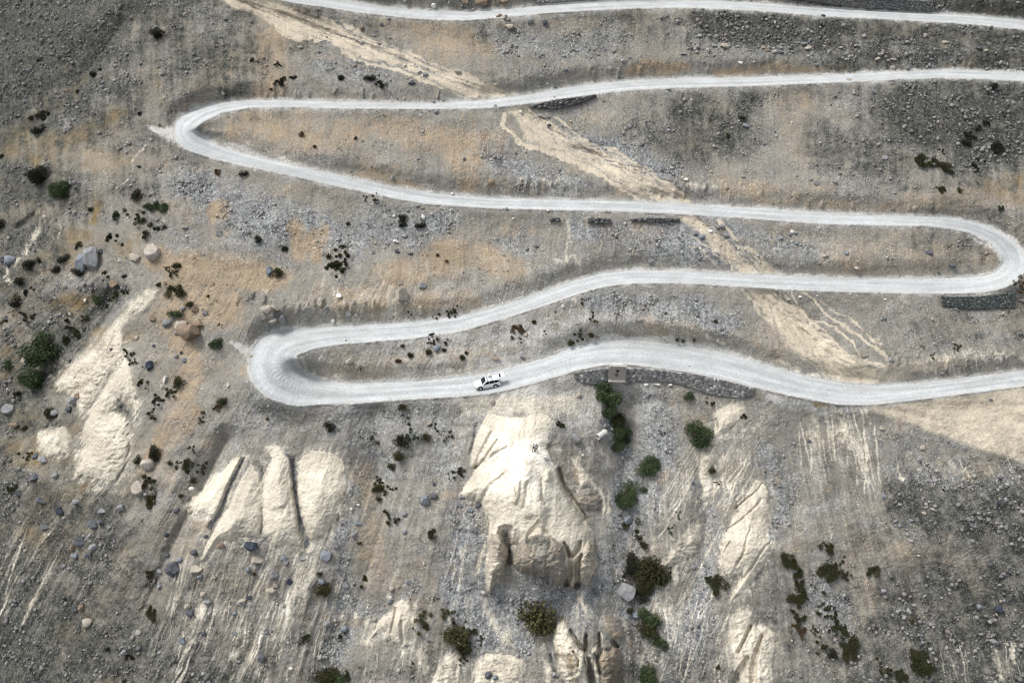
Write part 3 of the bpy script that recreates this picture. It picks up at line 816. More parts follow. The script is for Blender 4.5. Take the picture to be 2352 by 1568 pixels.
for ri, rd in enumerate((ROAD_A, ROAD_B)):
    q = resample(rd, 9)
    _, _, dz = ray(q[:, 0], q[:, 1])
    _tx = np.abs(np.gradient(q[:, 0])) / np.hypot(np.gradient(q[:, 0]), np.gradient(q[:, 1]))
    _oy = q[:, 2] * (.5 * _tx - 1.0 * (1 - _tx))
    _, _, dz2 = ray(q[:, 0], q[:, 1] + _oy)
    dd = gsamp(D0, q[:, 0], q[:, 1] + _oy)
    z = CAM_H + dd * dz2
    for _ in range(2):
        k = np.hanning(21)
        k /= k.sum()
        z = np.convolve(np.pad(z, 10, mode='edge'), k, 'valid')
    s = np.concatenate([[0], np.cumsum(np.hypot(np.diff(q[:, 0]), np.diff(q[:, 1])))])
    for i in range(len(q) - 1):
        x0, y0, w0 = q[i]
        x1, y1, w1 = q[i + 1]
        if max(x0, x1) < GX[0] or min(x0, x1) > GX[-1]:
            continue
        sl = sub([(x0, y0), (x1, y1)], max(w0, w1) + 1.7 * FALL)
        xs, ys = X[sl], Y[sl]
        dx, dy = x1 - x0, y1 - y0
        L = math.hypot(dx, dy)
        t = np.clip(((xs - x0) * dx + (ys - y0) * dy) / (L * L), 0, 1)
        d = np.hypot(xs - x0 - t * dx, ys - y0 - t * dy)
        w = w0 + (w1 - w0) * t
        e = d - w
        b = e < edge_near[sl]
        edge_near[sl] = np.where(b, e, edge_near[sl])
        sgn = np.sign((xs - x0) * dy - (ys - y0) * dx)
        lat[sl] = np.where(b, sgn * d / w, lat[sl])
        arc[sl] = np.where(b, s[i] + t * L, arc[sl])
        which[sl] = np.where(b, ri + 1, which[sl])
        kq = np.minimum(1.0, w / np.maximum(d, 1e-6))
        EX[sl] = np.where(b, x0 + t * dx + (xs - x0 - t * dx) * kq, EX[sl])
        EY[sl] = np.where(b, y0 + t * dy + (ys - y0 - t * dy) * kq, EY[sl])
        wt = np.exp(-np.maximum(e + w * .6, 0) / 5.0) + 1e-12
        ZS[sl] += wt * (z[i] + (z[i + 1] - z[i]) * t)
        WS[sl] += wt
zr = np.where(WS > 0, ZS / np.maximum(WS, 1e-30), 0)
rdx, rdy, rdz = ray(X, Y)
e2 = edge_near + 2.2 * n2x + 4.5 * n1y
road_mask = 1 - smooth(-5.0, 5.0, e2)
_w = np.clip(1 - edge_near / FALL, 0, 1)
Wr = .5 * _w + .5 * _w * _w * (3 - 2 * _w)
DBASE = D - BIG


def box(F, n):
    for ax in (0, 1):
        pad = [(0, 0), (0, 0)]
        pad[ax] = (n + 1, n)
        c = np.cumsum(np.pad(F, pad, mode='edge'), axis=ax)
        F = (c[2 * n + 1:] - c[:-2 * n - 1]) if ax == 0 else (c[:, 2 * n + 1:] - c[:, :-2 * n - 1])
        F = F / (2 * n + 1)
    return F


_, _, edz = ray(EX, EY)
okr = (edz < -.05) & (WS > 0) & (edge_near < FALL * 1.5)
RES = np.where(okr, (CAM_H - zr) / np.where(okr, -edz, 1) - gsamp(DBASE, EX, EY), 0)
_rw = RES * Wr
_sm = box(box(_rw, 3), 3)
RES = np.where(edge_near < 0, _rw, _rw + (_sm - _rw) * smooth(0, 14, edge_near))
rut = .05 * fbm(lat * 4.5, arc / 90, 2, 51) * np.clip(1 - np.abs(lat), 0, 1) + .03 * fbm(X / 8, Y / 7, 2, 52)
bermy = .22 * np.exp(-((edge_near - 2) / 2.6) ** 2) * (.6 + fbm(X / 20, Y / 20, 2, 53))
Wi = (edge_near < 0).astype(float)
near = smooth(2, 26, edge_near)
DF = DBASE + RES - DELTA * smooth(0, 16, edge_near)
DF = DF - DET * near * 1.0 - rut * (1 - near) - bermy
DF = DF.astype(np.float64)
PX3 = np.stack([rdx * DF, rdy * DF, CAM_H + rdz * DF], -1)


def P(px, py):
    """point of the slope seen at (px, py)"""
    d = float(gsamp(DF, px, py))
    a, b, c = ray(px, py)
    return Vector((float(a) * d, float(b) * d, CAM_H + float(c) * d))


def depth(px, py):
    return float(gsamp(DF, px, py))


def px2m(px, py):
    return depth(px, py) / FPX


ROCKY = np.zeros((NY, NX), np.float32)
for _k, _p in (('M2', FACE), ('M2', PIL), ('M2', ROOF), ('M3', LBL), ('M3', RBL), ('M3', LOBE), ('M1', RKF)):
    _p = fr(_k, _p)
    _sl = sub(_p, 10)
    ROCKY[_sl] = np.maximum(ROCKY[_sl], smooth(-3, 3, poly_sdf(_p, SX[_sl], SY[_sl])))
# streaks carry pale wash below the clay
wash = np.zeros((NY, NX), np.float32)
for pts, a in (([(620, 1240, 190), (560, 1400, 230), (520, 1600, 240)], .8), ([(230, 1110, 60), (150, 1230, 90), (60, 1400, 90)], .5), ([(1540, 1100, 60), (1560, 1300, 80), (1500, 1500, 90)], .75), ([(1050, 1300, 60), (1030, 1480, 70)], .6),
               ([(900, 1480, 120), (880, 1650, 150)], .6), ([(1720, 1000, 70), (1650, 1120, 70)], .7), ([(1920, 1000, 110), (1960, 1080, 110)], .6), ([(620, 60, 110), (600, 220, 110)], .28), ([(560, 950, 90), (520, 1060, 80)], .45),
               ([(1690, 1500, 100), (1660, 1650, 120)], .7), ([(800, 700, 200), (900, 720, 90)], .5), ([(2200, 840, 150), (2352, 830, 120)], .45), ([(2250, 1540, 100), (2200, 1600, 100)], .5), ([(1450, 300, 0.1)], 0)):
    if a:
        wash = np.maximum(wash, a * np.clip(1.25 - stroke_field(pts, X, Y), 0, 1))
sk = smooth(-.25, .55, streak * .4 + streak2 * .4 + streak3 * .55 + streak4 * .3)
M['clay'] *= (1 - .4 * smooth(.05, .5, fbm(FS / 20, Y / 45, 4, 88, .62))).astype(np.float32)
M['clay'] = np.maximum(M['clay'], (.58 * np.clip(wash * 1.3, 0, 1) * smooth(.0, .5, .8 * rid + .4 * rid2 + .5 * streak3 + .3 * streak4)).astype(np.float32))
M['clay'] = np.maximum(M['clay'], (np.clip(wash, 0, 1) * sk * .6).astype(np.float32))
M['road'] = road_mask.astype(np.float32)
M['dust'] = np.maximum(M['dust'] * (.85 + .3 * sk), .75 * np.exp(-np.maximum(edge_near + 4 * n2y + 4 * n1x, 0) / 4.5) + .28 * np.exp(-np.maximum(edge_near, 0) / 16) * np.clip(1 + 1.4 * fbm(X / 26, Y / 18, 3, 99), 0, 2)).astype(np.float32)
GRIT = np.clip(.26 + .30 * patch + .38 * M['grey'] + .45 * M['dark'] - .25 * M['tan'] - .65 * M['clay'] - .75 * M['sand'] - .2 * M['ochre'] - .45 * M['dust'] * .7, .06, 1.2) * (1 - .88 * M['road']) * (1 - .8 * ROCKY)
TONE = np.clip(.48 + .55 * (streak * .5 + streak2 * .4 + streak3 * .75 + streak4 * .5) * (.3 + .7 * lowmask) * (1 - .5 * M['clay']) + .36 * M['clay'] * np.exp(-((X - 1215) / 80) ** 2 - ((Y - 1060) / 130) ** 2) + .45 * fbm(X / 85, Y / 60, 5, 61, .6), 0, 1)
rt = fbm(lat * 2.2, arc / 260, 3, 55, .6) + .4 * fbm(X / 40, Y / 16, 3, 56)
TONE = np.where(road_mask > .3, np.clip(.55 + .3 * rt - .08 * np.exp(-((np.abs(lat) - .36) / .09) ** 2), 0, 1), TONE)
# ------------------------------------------------------------------ node helpers
class NT:
    def __init__(s, name):
        s.m = bpy.data.materials.new(name)
        s.m.use_nodes = True
        s.t = s.m.node_tree
        s.b = s.t.nodes["Principled BSDF"]
        s.b.inputs["Roughness"].default_value = .95
        s.b.inputs["Specular IOR Level"].default_value = .15

    def n(s, kind, **kw):
        nd = s.t.nodes.new("ShaderNode" + kind)
        for k, v in kw.items():
            setattr(nd, k, v)
        return nd

    def set(s, sock, v):
        if isinstance(v, (int, float)):
            sock.default_value = v
        elif isinstance(v, tuple):
            sock.default_value = v if len(v) == len(sock.default_value) else tuple(v) + (1,)
        else:
            s.t.links.new(v, sock)

    def math(s, op, a, b=0.0, clamp=False):
        nd = s.n("Math", operation=op, use_clamp=clamp)
        s.set(nd.inputs[0], a)
        s.set(nd.inputs[1], b)
        return nd.outputs[0]

    def mix(s, f, a, b, blend='MIX'):
        nd = s.n("Mix", data_type='RGBA', blend_type=blend)
        nd.clamp_factor = True
        s.set(nd.inputs[0], f)
        s.set(nd.inputs[6], a)
        s.set(nd.inputs[7], b)
        return nd.outputs[2]

    def mapr(s, v, a, b, c=0.0, d=1.0, interp='SMOOTHSTEP'):
        nd = s.n("MapRange", interpolation_type=interp)
        for i, q in enumerate((v, a, b, c, d)):
            s.set(nd.inputs[i], q)
        return nd.outputs[0]

    def noise(s, vec, scale, det=3, rough=.55):
        nd = s.n("TexNoise")
        s.t.links.new(vec, nd.inputs["Vector"])
        nd.inputs["Scale"].default_value = scale
        nd.inputs["Detail"].default_value = det
        nd.inputs["Roughness"].default_value = rough
        return nd.outputs[0]

    def voro(s, vec, scale):
        nd = s.n("TexVoronoi")
        s.t.links.new(vec, nd.inputs["Vector"])
        nd.inputs["Scale"].default_value = scale
        return nd.outputs["Distance"], nd.outputs["Color"]

    def attr(s, name):
        nd = s.n("Attribute", attribute_name=name)
        return nd

    def pos(s, obj=False):
        if obj:
            return s.n("TexCoord").outputs["Object"]
        return s.n("NewGeometry").outputs["Position"]

    def bump(s, h, strength, dist):
        nd = s.n("Bump")
        nd.inputs["Strength"].default_value = strength
        nd.inputs["Distance"].default_value = dist
        s.t.links.new(h, nd.inputs["Height"])
        s.t.links.new(nd.outputs[0], s.b.inputs["Normal"])

    def out(s, c):
        s.set(s.b.inputs["Base Color"], c)
        return s.m


def ground_material():
    g = NT("slope_ground")
    p = g.pos()
    nb = g.noise(p, .05, 3)
    nm = g.noise(p, .45, 4, .6)
    nf = g.noise(p, 2.6, 3, .7)
    vd, vc = g.voro(p, 2.1)
    ud, uc = g.voro(p, 5.5)
    a1 = g.n("SeparateColor")
    g.t.links.new(g.attr("cover_a").outputs["Color"], a1.inputs[0])
    a2 = g.n("SeparateColor")
    g.t.links.new(g.attr("cover_b").outputs["Color"], a2.inputs[0])
    tan, ochre, grey = a1.outputs
    sand, clay, road = a2.outputs
    at = g.n("SeparateColor")
    g.t.links.new(g.attr("cover_c").outputs["Color"], at.inputs[0])
    dark, dust, grit = at.outputs
    tone = g.attr("tone").outputs["Fac"]
    sc = g.n("SeparateColor")
    g.t.links.new(vc, sc.inputs[0])
    su = g.n("SeparateColor")
    g.t.links.new(uc, su.inputs[0])
    r1, r2 = sc.outputs[0], su.outputs[0]
    jit = g.math('MULTIPLY', g.math('SUBTRACT', g.math('ADD', g.math('MULTIPLY', nm, .6), g.math('MULTIPLY', nf, .4)), .5), .9)

    def lay(m, lo=.0, hi=.9):
        j = g.math('MULTIPLY', jit, g.math('MINIMUM', g.math('MULTIPLY', m, 5.0), 1.7))
        return g.mapr(g.math('ADD', m, j), lo, hi)
    col = g.mix(nb, (.212, .201, .172), (.262, .246, .208))
    col = g.mix(g.mapr(nm, .4, .65), col, (.240, .230, .208))
    col = g.mix(lay(grey, .0, 1.0), col, g.mix(r1, (.185, .192, .195), (.285, .292, .288)))
    col = g.mix(lay(tan), col, g.mix(nf, (.27, .212, .145), (.36, .292, .208)))
    col = g.mix(lay(ochre), col, g.mix(nf, (.165, .122, .060), (.265, .198, .105)))
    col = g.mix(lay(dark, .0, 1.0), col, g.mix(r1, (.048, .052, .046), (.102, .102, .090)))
    col = g.mix(lay(sand), col, g.mix(nm, (.43, .37, .28), (.55, .49, .39)))
    col = g.mix(lay(dust, .1, .9), col, g.mix(nm, (.385, .380, .355), (.49, .48, .45)))
    col = g.mix(lay(clay, .10, .78), col, g.mix(g.math('ADD', g.math('MULTIPLY', nm, .7), g.mapr(tone, .55, 1.0, 0.0, .7)), (.465, .415, .320), (.70, .66, .57)))
    col = g.mix(road, col, g.mix(g.mapr(tone, .25, .8), g.mix(nm, (.335, .356, .362), (.372, .376, .366)), (.425, .442, .446)))
    # individual stones lighter or darker than their neighbours, dark gaps between
    k1 = g.math('MULTIPLY', g.math('SUBTRACT', r1, .5), .5)
    k2 = g.math('MULTIPLY', g.math('SUBTRACT', r2, .5), .85)
    kk = g.math('MULTIPLY', g.math('ADD', k1, k2), grit)
    gap = g.math('MULTIPLY', g.mapr(ud, .42, .75), g.math('MULTIPLY', grit, .34))
    val = g.math('ADD', g.math('SUBTRACT', g.math('ADD', kk, 1.0), gap), g.math('MULTIPLY', g.math('SUBTRACT', nf, .5), .85))
    val = g.math('MULTIPLY', val, g.mapr(tone, 0, 1, .62, 1.38, 'LINEAR'))
    spk = g.math('MULTIPLY', g.mapr(r2, .94, .97), g.math('MULTIPLY', grit, .9))
    val = g.math('MAXIMUM', g.math('ADD', val, spk), .22)
    vv = g.n("CombineColor")
    for i in range(3):
        g.t.links.new(val, vv.inputs[i])
    col = g.mix(1.0, col, vv.outputs[0], 'MULTIPLY')
    h = g.math('ADD', g.math('MULTIPLY', g.math('SUBTRACT', .8, ud), g.math('MULTIPLY', grit, .8)), g.math('MULTIPLY', nf, .7))
    g.bump(h, .7, .28)
    return g.out(col)


MAT_GROUND = ground_material()


def tag(o, label=None, cat=None, group=None, kind=None):
    if label:
        o["label"] = label
    if cat:
        o["category"] = cat
    if group:
        o["group"] = group
    if kind:
        o["kind"] = kind
    return o


# ------------------------------------------------------------------ build the slope sheet, split by what it is
def inside(k, pts):
    m = np.zeros((NY, NX), bool)
    q = fr(k, pts)
    sl = sub(q, 4)
    m[sl] = poly_sdf(q, SX[sl], SY[sl]) > 0
    return m


VERT = PX3.reshape(-1, 3).astype(np.float32)
du = np.gradient(PX3, axis=1)
dv = np.gradient(PX3, axis=0)
NRM = np.cross(dv, du)
NRM /= np.linalg.norm(NRM, axis=-1, keepdims=True) + 1e-12
if NRM[NY // 2, NX // 2, 2] < 0:
    NRM = -NRM
NRMF = NRM.reshape(-1, 3).astype(np.float32)
idx = np.arange(NY * NX).reshape(NY, NX)
QUAD = np.stack([idx[1:, :-1], idx[1:, 1:], idx[:-1, 1:], idx[:-1, :-1]], -1).reshape(-1, 4)


def qm(m):
    return (m[1:, :-1] & m[:-1, 1:] & m[1:, 1:] & m[:-1, :-1]).reshape(-1)


part_id = np.zeros(len(QUAD), np.int8)
clay_in = np.zeros((NY, NX), bool)
for q in WHITE:
    sl = sub(q, 4)
    clay_in[sl] |= poly_sdf(q, SX[sl], SY[sl]) > 0
part_id[qm(clay_in)] = 3
oc1 = inside('M2', FACE) | inside('M2', PIL) | inside('M2', ROOF) | inside('M2', [(1660, 680), (1880, 440), (1990, 500), (2010, 820), (1950, 950), (1870, 1080), (1760, 1060), (1680, 1110), (1620, 1080), (1640, 900)])
oc2 = inside('M3', LBL) | inside('M3', RBL) | inside('M3', [(900, 760), (1130, 690), (1330, 900), (1320, 980), (1190, 1640), (980, 1640), (930, 1350)])
part_id[qm(oc1)] = 4
part_id[qm(oc2)] = 5
part_id[qm(e2 < 1.0) & qm(which == 1)] = 1
part_id[qm(e2 < 1.0) & qm(which == 2)] = 2


def fcol(me, name, chans, sel):
    a = me.attributes.new(name, 'FLOAT_COLOR', 'POINT')
    c = np.ones((len(sel), 4), np.float32)
    for i, ch in enumerate(chans):
        c[:, i] = ch.reshape(-1)[sel]
    a.data.foreach_set("color", c.reshape(-1))


def sheet(name, pid):
    q = QUAD[part_id == pid]
    used, inv = np.unique(q, return_inverse=True)
    me = bpy.data.meshes.new(name)
    nf = len(q)
    me.vertices.add(len(used))
    me.vertices.foreach_set("co", VERT[used].reshape(-1))
    me.loops.add(nf * 4)
    me.loops.foreach_set("vertex_index", inv.reshape(-1).astype(np.int32))
    me.polygons.add(nf)
    me.polygons.foreach_set("loop_start", np.arange(0, nf * 4, 4, dtype=np.int32))
    me.polygons.foreach_set("use_smooth", np.ones(nf, bool))
    me.update()
    fcol(me, "cover_a", (M['tan'], M['ochre'], M['grey']), used)
    fcol(me, "cover_b", (M['sand'], M['clay'], M['road']), used)
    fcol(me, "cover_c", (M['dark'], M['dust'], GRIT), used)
    a = me.attributes.new("tone", 'FLOAT', 'POINT')
    a.data.foreach_set("value", TONE.reshape(-1)[used].astype(np.float32))
    me.normals_split_custom_set_from_vertices(NRMF[used])
    me.materials.append(MAT_GROUND)
    o = bpy.data.objects.new(name, me)
    COL.objects.link(o)
    return o


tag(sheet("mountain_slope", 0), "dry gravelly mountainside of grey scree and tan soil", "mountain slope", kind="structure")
tag(sheet("gravel_road", 1), "pale gravel road running along the top of the picture", "road", kind="structure")
tag(sheet("switchback_road", 2), "pale gravel road winding down the slope in hairpin bends", "road", kind="structure")
tag(sheet("clay_ridges", 3), "smooth cream-white clay ridges and cones on the lower slope", "clay ridges", kind="structure")
tag(sheet("rock_outcrop", 4), "tan rock cliff and pillars at the foot of the white clay spur", "rock outcrop", kind="structure")
tag(sheet("rock_outcrop", 5), "pair of tan rock blocks at the bottom edge of the picture", "rock outcrop", kind="structure")
# ------------------------------------------------------------------ helpers for things
def link(name, me, parent=None, mat=None):
    if mat is not None and not me.materials:
        me.materials.append(mat)
    o = bpy.data.objects.new(name, me)
    COL.objects.link(o)
    if parent:
        o.parent = parent
    return o


def empty(name, loc, rot=(0, 0, 0)):
    o = bpy.data.objects.new(name, None)
    o.location = loc
    o.rotation_euler = rot
    o.empty_display_size = .3
    COL.objects.link(o)
    return o


def mesh_from(name, v, f, smooth_=True):
    me = bpy.data.meshes.new(name)
    me.from_pydata([tuple(map(float, p)) for p in v], [], [tuple(map(int, q)) for q in f])
    if smooth_:
        me.polygons.foreach_set("use_smooth", np.ones(len(me.polygons), bool))
    me.update()
    return me


def bm_mesh(name, bm, smooth_=False):
    bmesh.ops.recalc_face_normals(bm, faces=bm.faces)
    me = bpy.data.meshes.new(name)
    bm.to_mesh(me)
    bm.free()
    if smooth_:
        me.polygons.foreach_set("use_smooth", np.ones(len(me.polygons), bool))
    return me


def add_box(bm, c, s, rz=0, bevel=0, rot=None):
    r = bmesh.ops.create_cube(bm, size=1)
    m = Matrix.Translation(c) @ (rot if rot is not None else Matrix.Rotation(rz, 4, 'Z')) @ Matrix.Diagonal((*s, 1))
    bmesh.ops.transform(bm, matrix=m, verts=r['verts'])
    if bevel:
        es = {e for v in r['verts'] for e in v.link_edges}
        bmesh.ops.bevel(bm, geom=list(es), offset=bevel, segments=2, affect='EDGES')
    return r['verts']


def add_tube(bm, a, b, ra, rb, n=8, caps=True):
    a, b = Vector(a), Vector(b)
    d = b - a
    r = bmesh.ops.create_cone(bm, cap_ends=caps, segments=n, radius1=ra, radius2=rb, depth=d.length)
    m = Matrix.Translation((a + b) / 2) @ d.to_track_quat('Z', 'Y').to_matrix().to_4x4()
    bmesh.ops.transform(bm, matrix=m, verts=r['verts'])
    return r['verts']


def plain(name, col, rough=.7, spec=.3, noise=0.0, scale=6.0):
    g = NT(name)
    g.b.inputs["Roughness"].default_value = rough
    g.b.inputs["Specular IOR Level"].default_value = spec
    if noise:
        n = g.noise(g.pos(True), scale, 4, .6)
        g.out(g.mix(n, tuple(c * (1 - noise) for c in col), tuple(min(1, c * (1 + noise)) for c in col)))
    else:
        g.out(tuple(col))
    return g.m


def surf_normal(px, py):
    i = int(np.clip(np.interp(px, GX, np.arange(NX)), 3, NX - 4))
    j = int(np.clip(np.interp(py, GY, np.arange(NY)), 3, NY - 4))
    n = NRM[j - 3:j + 4, i - 3:i + 4].reshape(-1, 3).mean(0)
    return Vector(n).normalized()


def on_ray(px, py, lift):
    d = depth(px, py) - lift
    a, b, c = ray(px, py)
    return Vector((float(a) * d, float(b) * d, CAM_H + float(c) * d))


# ------------------------------------------------------------------ where things are, in words
MARKS = [("white car", 1120, 880), ("two people", 1228, 1030), ("concrete culvert", 1418, 862), ("dark gabion wall", 2250, 690),
         ("upper left hairpin bend", 400, 290), ("right hand hairpin bend", 2325, 590), ("lower left hairpin bend", 610, 830),
         ("long white ridge on the left", 245, 950), ("row of white clay cones", 610, 1140), ("white clay slab", 1715, 1240),
         ("tan cliff face", 1245, 1290), ("bottom rock blocks", 1340, 1500), ("black rubble wall", 1300, 238), ("fallen concrete pipe", 1382, 998),
         ("crossing of sand chute and second road", 1160, 230), ("crossing of sand chute and third road", 1560, 470), ("crossing of sand chute and fourth road", 1750, 645),
         ("big brown boulder on the left slope", 435, 765), ("tallest green bush on the left", 100, 800), ("ochre soil streak", 200, 190),
         ("top left dark scree and painted vignette", 60, 120), ("topmost road", 1100, 40), ("right end of the topmost road", 2000, 60), ("right end of the second road", 2150, 170),
         ("dark scree and painted vignette on the right", 2200, 270), ("long thicket under the culvert", 1440, 950), ("straw coloured bush", 1240, 1410),
         ("left end of the lowest road", 780, 910), ("orange soil patch", 520, 620), ("olive mats on the right slope", 1890, 1330), ("bottom right corner", 2280, 1480),
         ("bottom left corner", 60, 1480), ("sand fan under the lowest road", 2200, 960), ("middle of the third road", 1000, 460), ("middle of the fourth road", 1080, 735),
         ("dark boulder field low on the left", 190, 1230), ("white fan at the bottom", 905, 1430), ("middle of the hollow right of the cliff", 1450, 1130), ("pale rocks on the left edge", 70, 540), ("left part of the fourth road", 800, 700)]


def place_words(x, y, skip=()):
    best = min((m for m in MARKS if m[0] not in skip), key=lambda m: math.hypot(m[1] - x, m[2] - y))
    dx, dy = x - best[1], y - best[2]
    d = math.hypot(dx, dy)
    if d < 14:
        w = "at"
    else:
        a = math.degrees(math.atan2(-dy, dx)) % 360
        w = ["right of", "up and right of", "above", "up and left of", "left of", "down and left of", "below", "down and right of"][int(((a + 22.5) % 360) // 45)]
        if d > 150:
            w = "well " + w if w.split()[0] in ("right", "left", "above", "below") else "far " + w
        elif d < 45:
            w = "just " + w
    return w + " the " + best[0]


ORD = ["first", "second", "third", "fourth", "fifth", "sixth", "seventh", "eighth", "ninth", "tenth"]


def finish_labels(items):
    by = {}
    for it in items:
        by.setdefault(it['label'], []).append(it)
    for lab, its in by.items():
        if len(its) == 1:
            continue
        its.sort(key=lambda q: q['x'])
        for n, it in enumerate(its):
            if len(its) == 2:
                w = ("left one of two: ", "right one of two: ")[n]
            elif n == 0:
                w = "leftmost "
            elif n == len(its) - 1:
                w = "rightmost "
            else:
                w = ORD[min(n, 9)] + " from left: "
            it['label'] = w + lab
    for it in items:
        it['label'] = " ".join(it['label'].split()[:16])


# ------------------------------------------------------------------ boulders
def rock_mesh(seed, cuts, flat, noise):
    bm = bmesh.new()
    bmesh.ops.create_icosphere(bm, subdivisions=4, radius=1)
    v = np.array([q.co for q in bm.verts])
    f = [[q.index for q in p.verts] for p in bm.faces]
    bm.free()
    r = np.random.default_rng(seed)
    v *= np.array([1, r.uniform(.75, 1.0), r.uniform(.7, .95)])
    for i in range(cuts):
        n = r.normal(size=3)
        n /= np.linalg.norm(n)
        h = r.uniform(.36, .74)
        e = v @ n - h
        m = e > 0
        v[m] -= (e[m] * .96)[:, None] * n
    a = noise * .6 * (perlin(v[:, 0] * 2.3 + seed, v[:, 1] * 2.3 + v[:, 2] * 1.7) + .5 * perlin(v[:, 0] * 5 + v[:, 2] * 4, v[:, 1] * 5 - v[:, 2] * 3 + seed) + .3 * perlin(v[:, 0] * 12 + v[:, 2] * 9, v[:, 1] * 12 - v[:, 2] * 7 + seed))
    v *= (1 + a)[:, None]
    v[:, :2] -= (v[:, :2].max(0) + v[:, :2].min(0)) / 2
    v[:, :2] /= np.abs(v[:, :2]).max(0) * np.array([1, 1.08])
    v[:, 2] -= (v[:, 2].max() + v[:, 2].min()) / 2
    v[:, 2] *= flat / np.abs(v[:, 2]).max()
    return v, f


ROCKS = [rock_mesh(s, c, fl, no) for s, c, fl, no in ((1, 9, .9, .05), (2, 12, .85, .06), (3, 7, .95, .07), (4, 14, .8, .05), (5, 4, .85, .1), (6, 3, .8, .12), (7, 8, .5, .06), (8, 6, .45, .07))]
SHAPE = ["angular", "angular", "angular", "blocky", "rounded", "rounded", "flat", "flat"]


def rock_mat(name, a, b, c):
    g = NT(name)
    p = g.pos(True)
    n1 = g.noise(p, 2.2, 5, .65)
    n2 = g.noise(p, 9, 4, .7)
    col = g.mix(g.mapr(n1, .35, .65), a, b)
    col = g.mix(g.mapr(n2, .5, .75), col, c)
    g.bump(g.math('ADD', n1, g.math('MULTIPLY', n2, .4)), .6, .15)
    return g.out(col)


RM = {'grey': rock_mat("grey_stone", (.20, .205, .21), (.29, .29, .285), (.13, .13, .135)),
      'blue': rock_mat("blue_grey_stone", (.16, .18, .20), (.25, .27, .29), (.09, .10, .115)),
      'dark': rock_mat("dark_stone", (.075, .08, .09), (.13, .135, .145), (.05, .05, .055)),
      'tan': rock_mat("tan_stone", (.32, .285, .235), (.41, .37, .31), (.20, .17, .135)),
      'brown': rock_mat("brown_stone", (.20, .150, .105), (.27, .21, .155), (.12, .09, .065)),
      'white': rock_mat("white_stone", (.56, .54, .50), (.68, .66, .62), (.40, .37, .33)),
      'navy': rock_mat("blue_black_stone", (.035, .042, .06), (.07, .08, .10), (.03, .03, .04)),
      'pink': rock_mat("pinkish_stone", (.37, .33, .285), (.46, .415, .365), (.28, .245, .21))}
CW = {'grey': 'grey', 'blue': 'blue-grey', 'dark': 'dark grey', 'tan': 'tan', 'brown': 'brown', 'white': 'whitish', 'navy': 'blue-black', 'pink': 'pinkish tan'}
g_, b_, d_, t_, w_, br_, nv_, pk_ = 'grey', 'blue', 'dark', 'tan', 'white', 'brown', 'navy', 'pink'
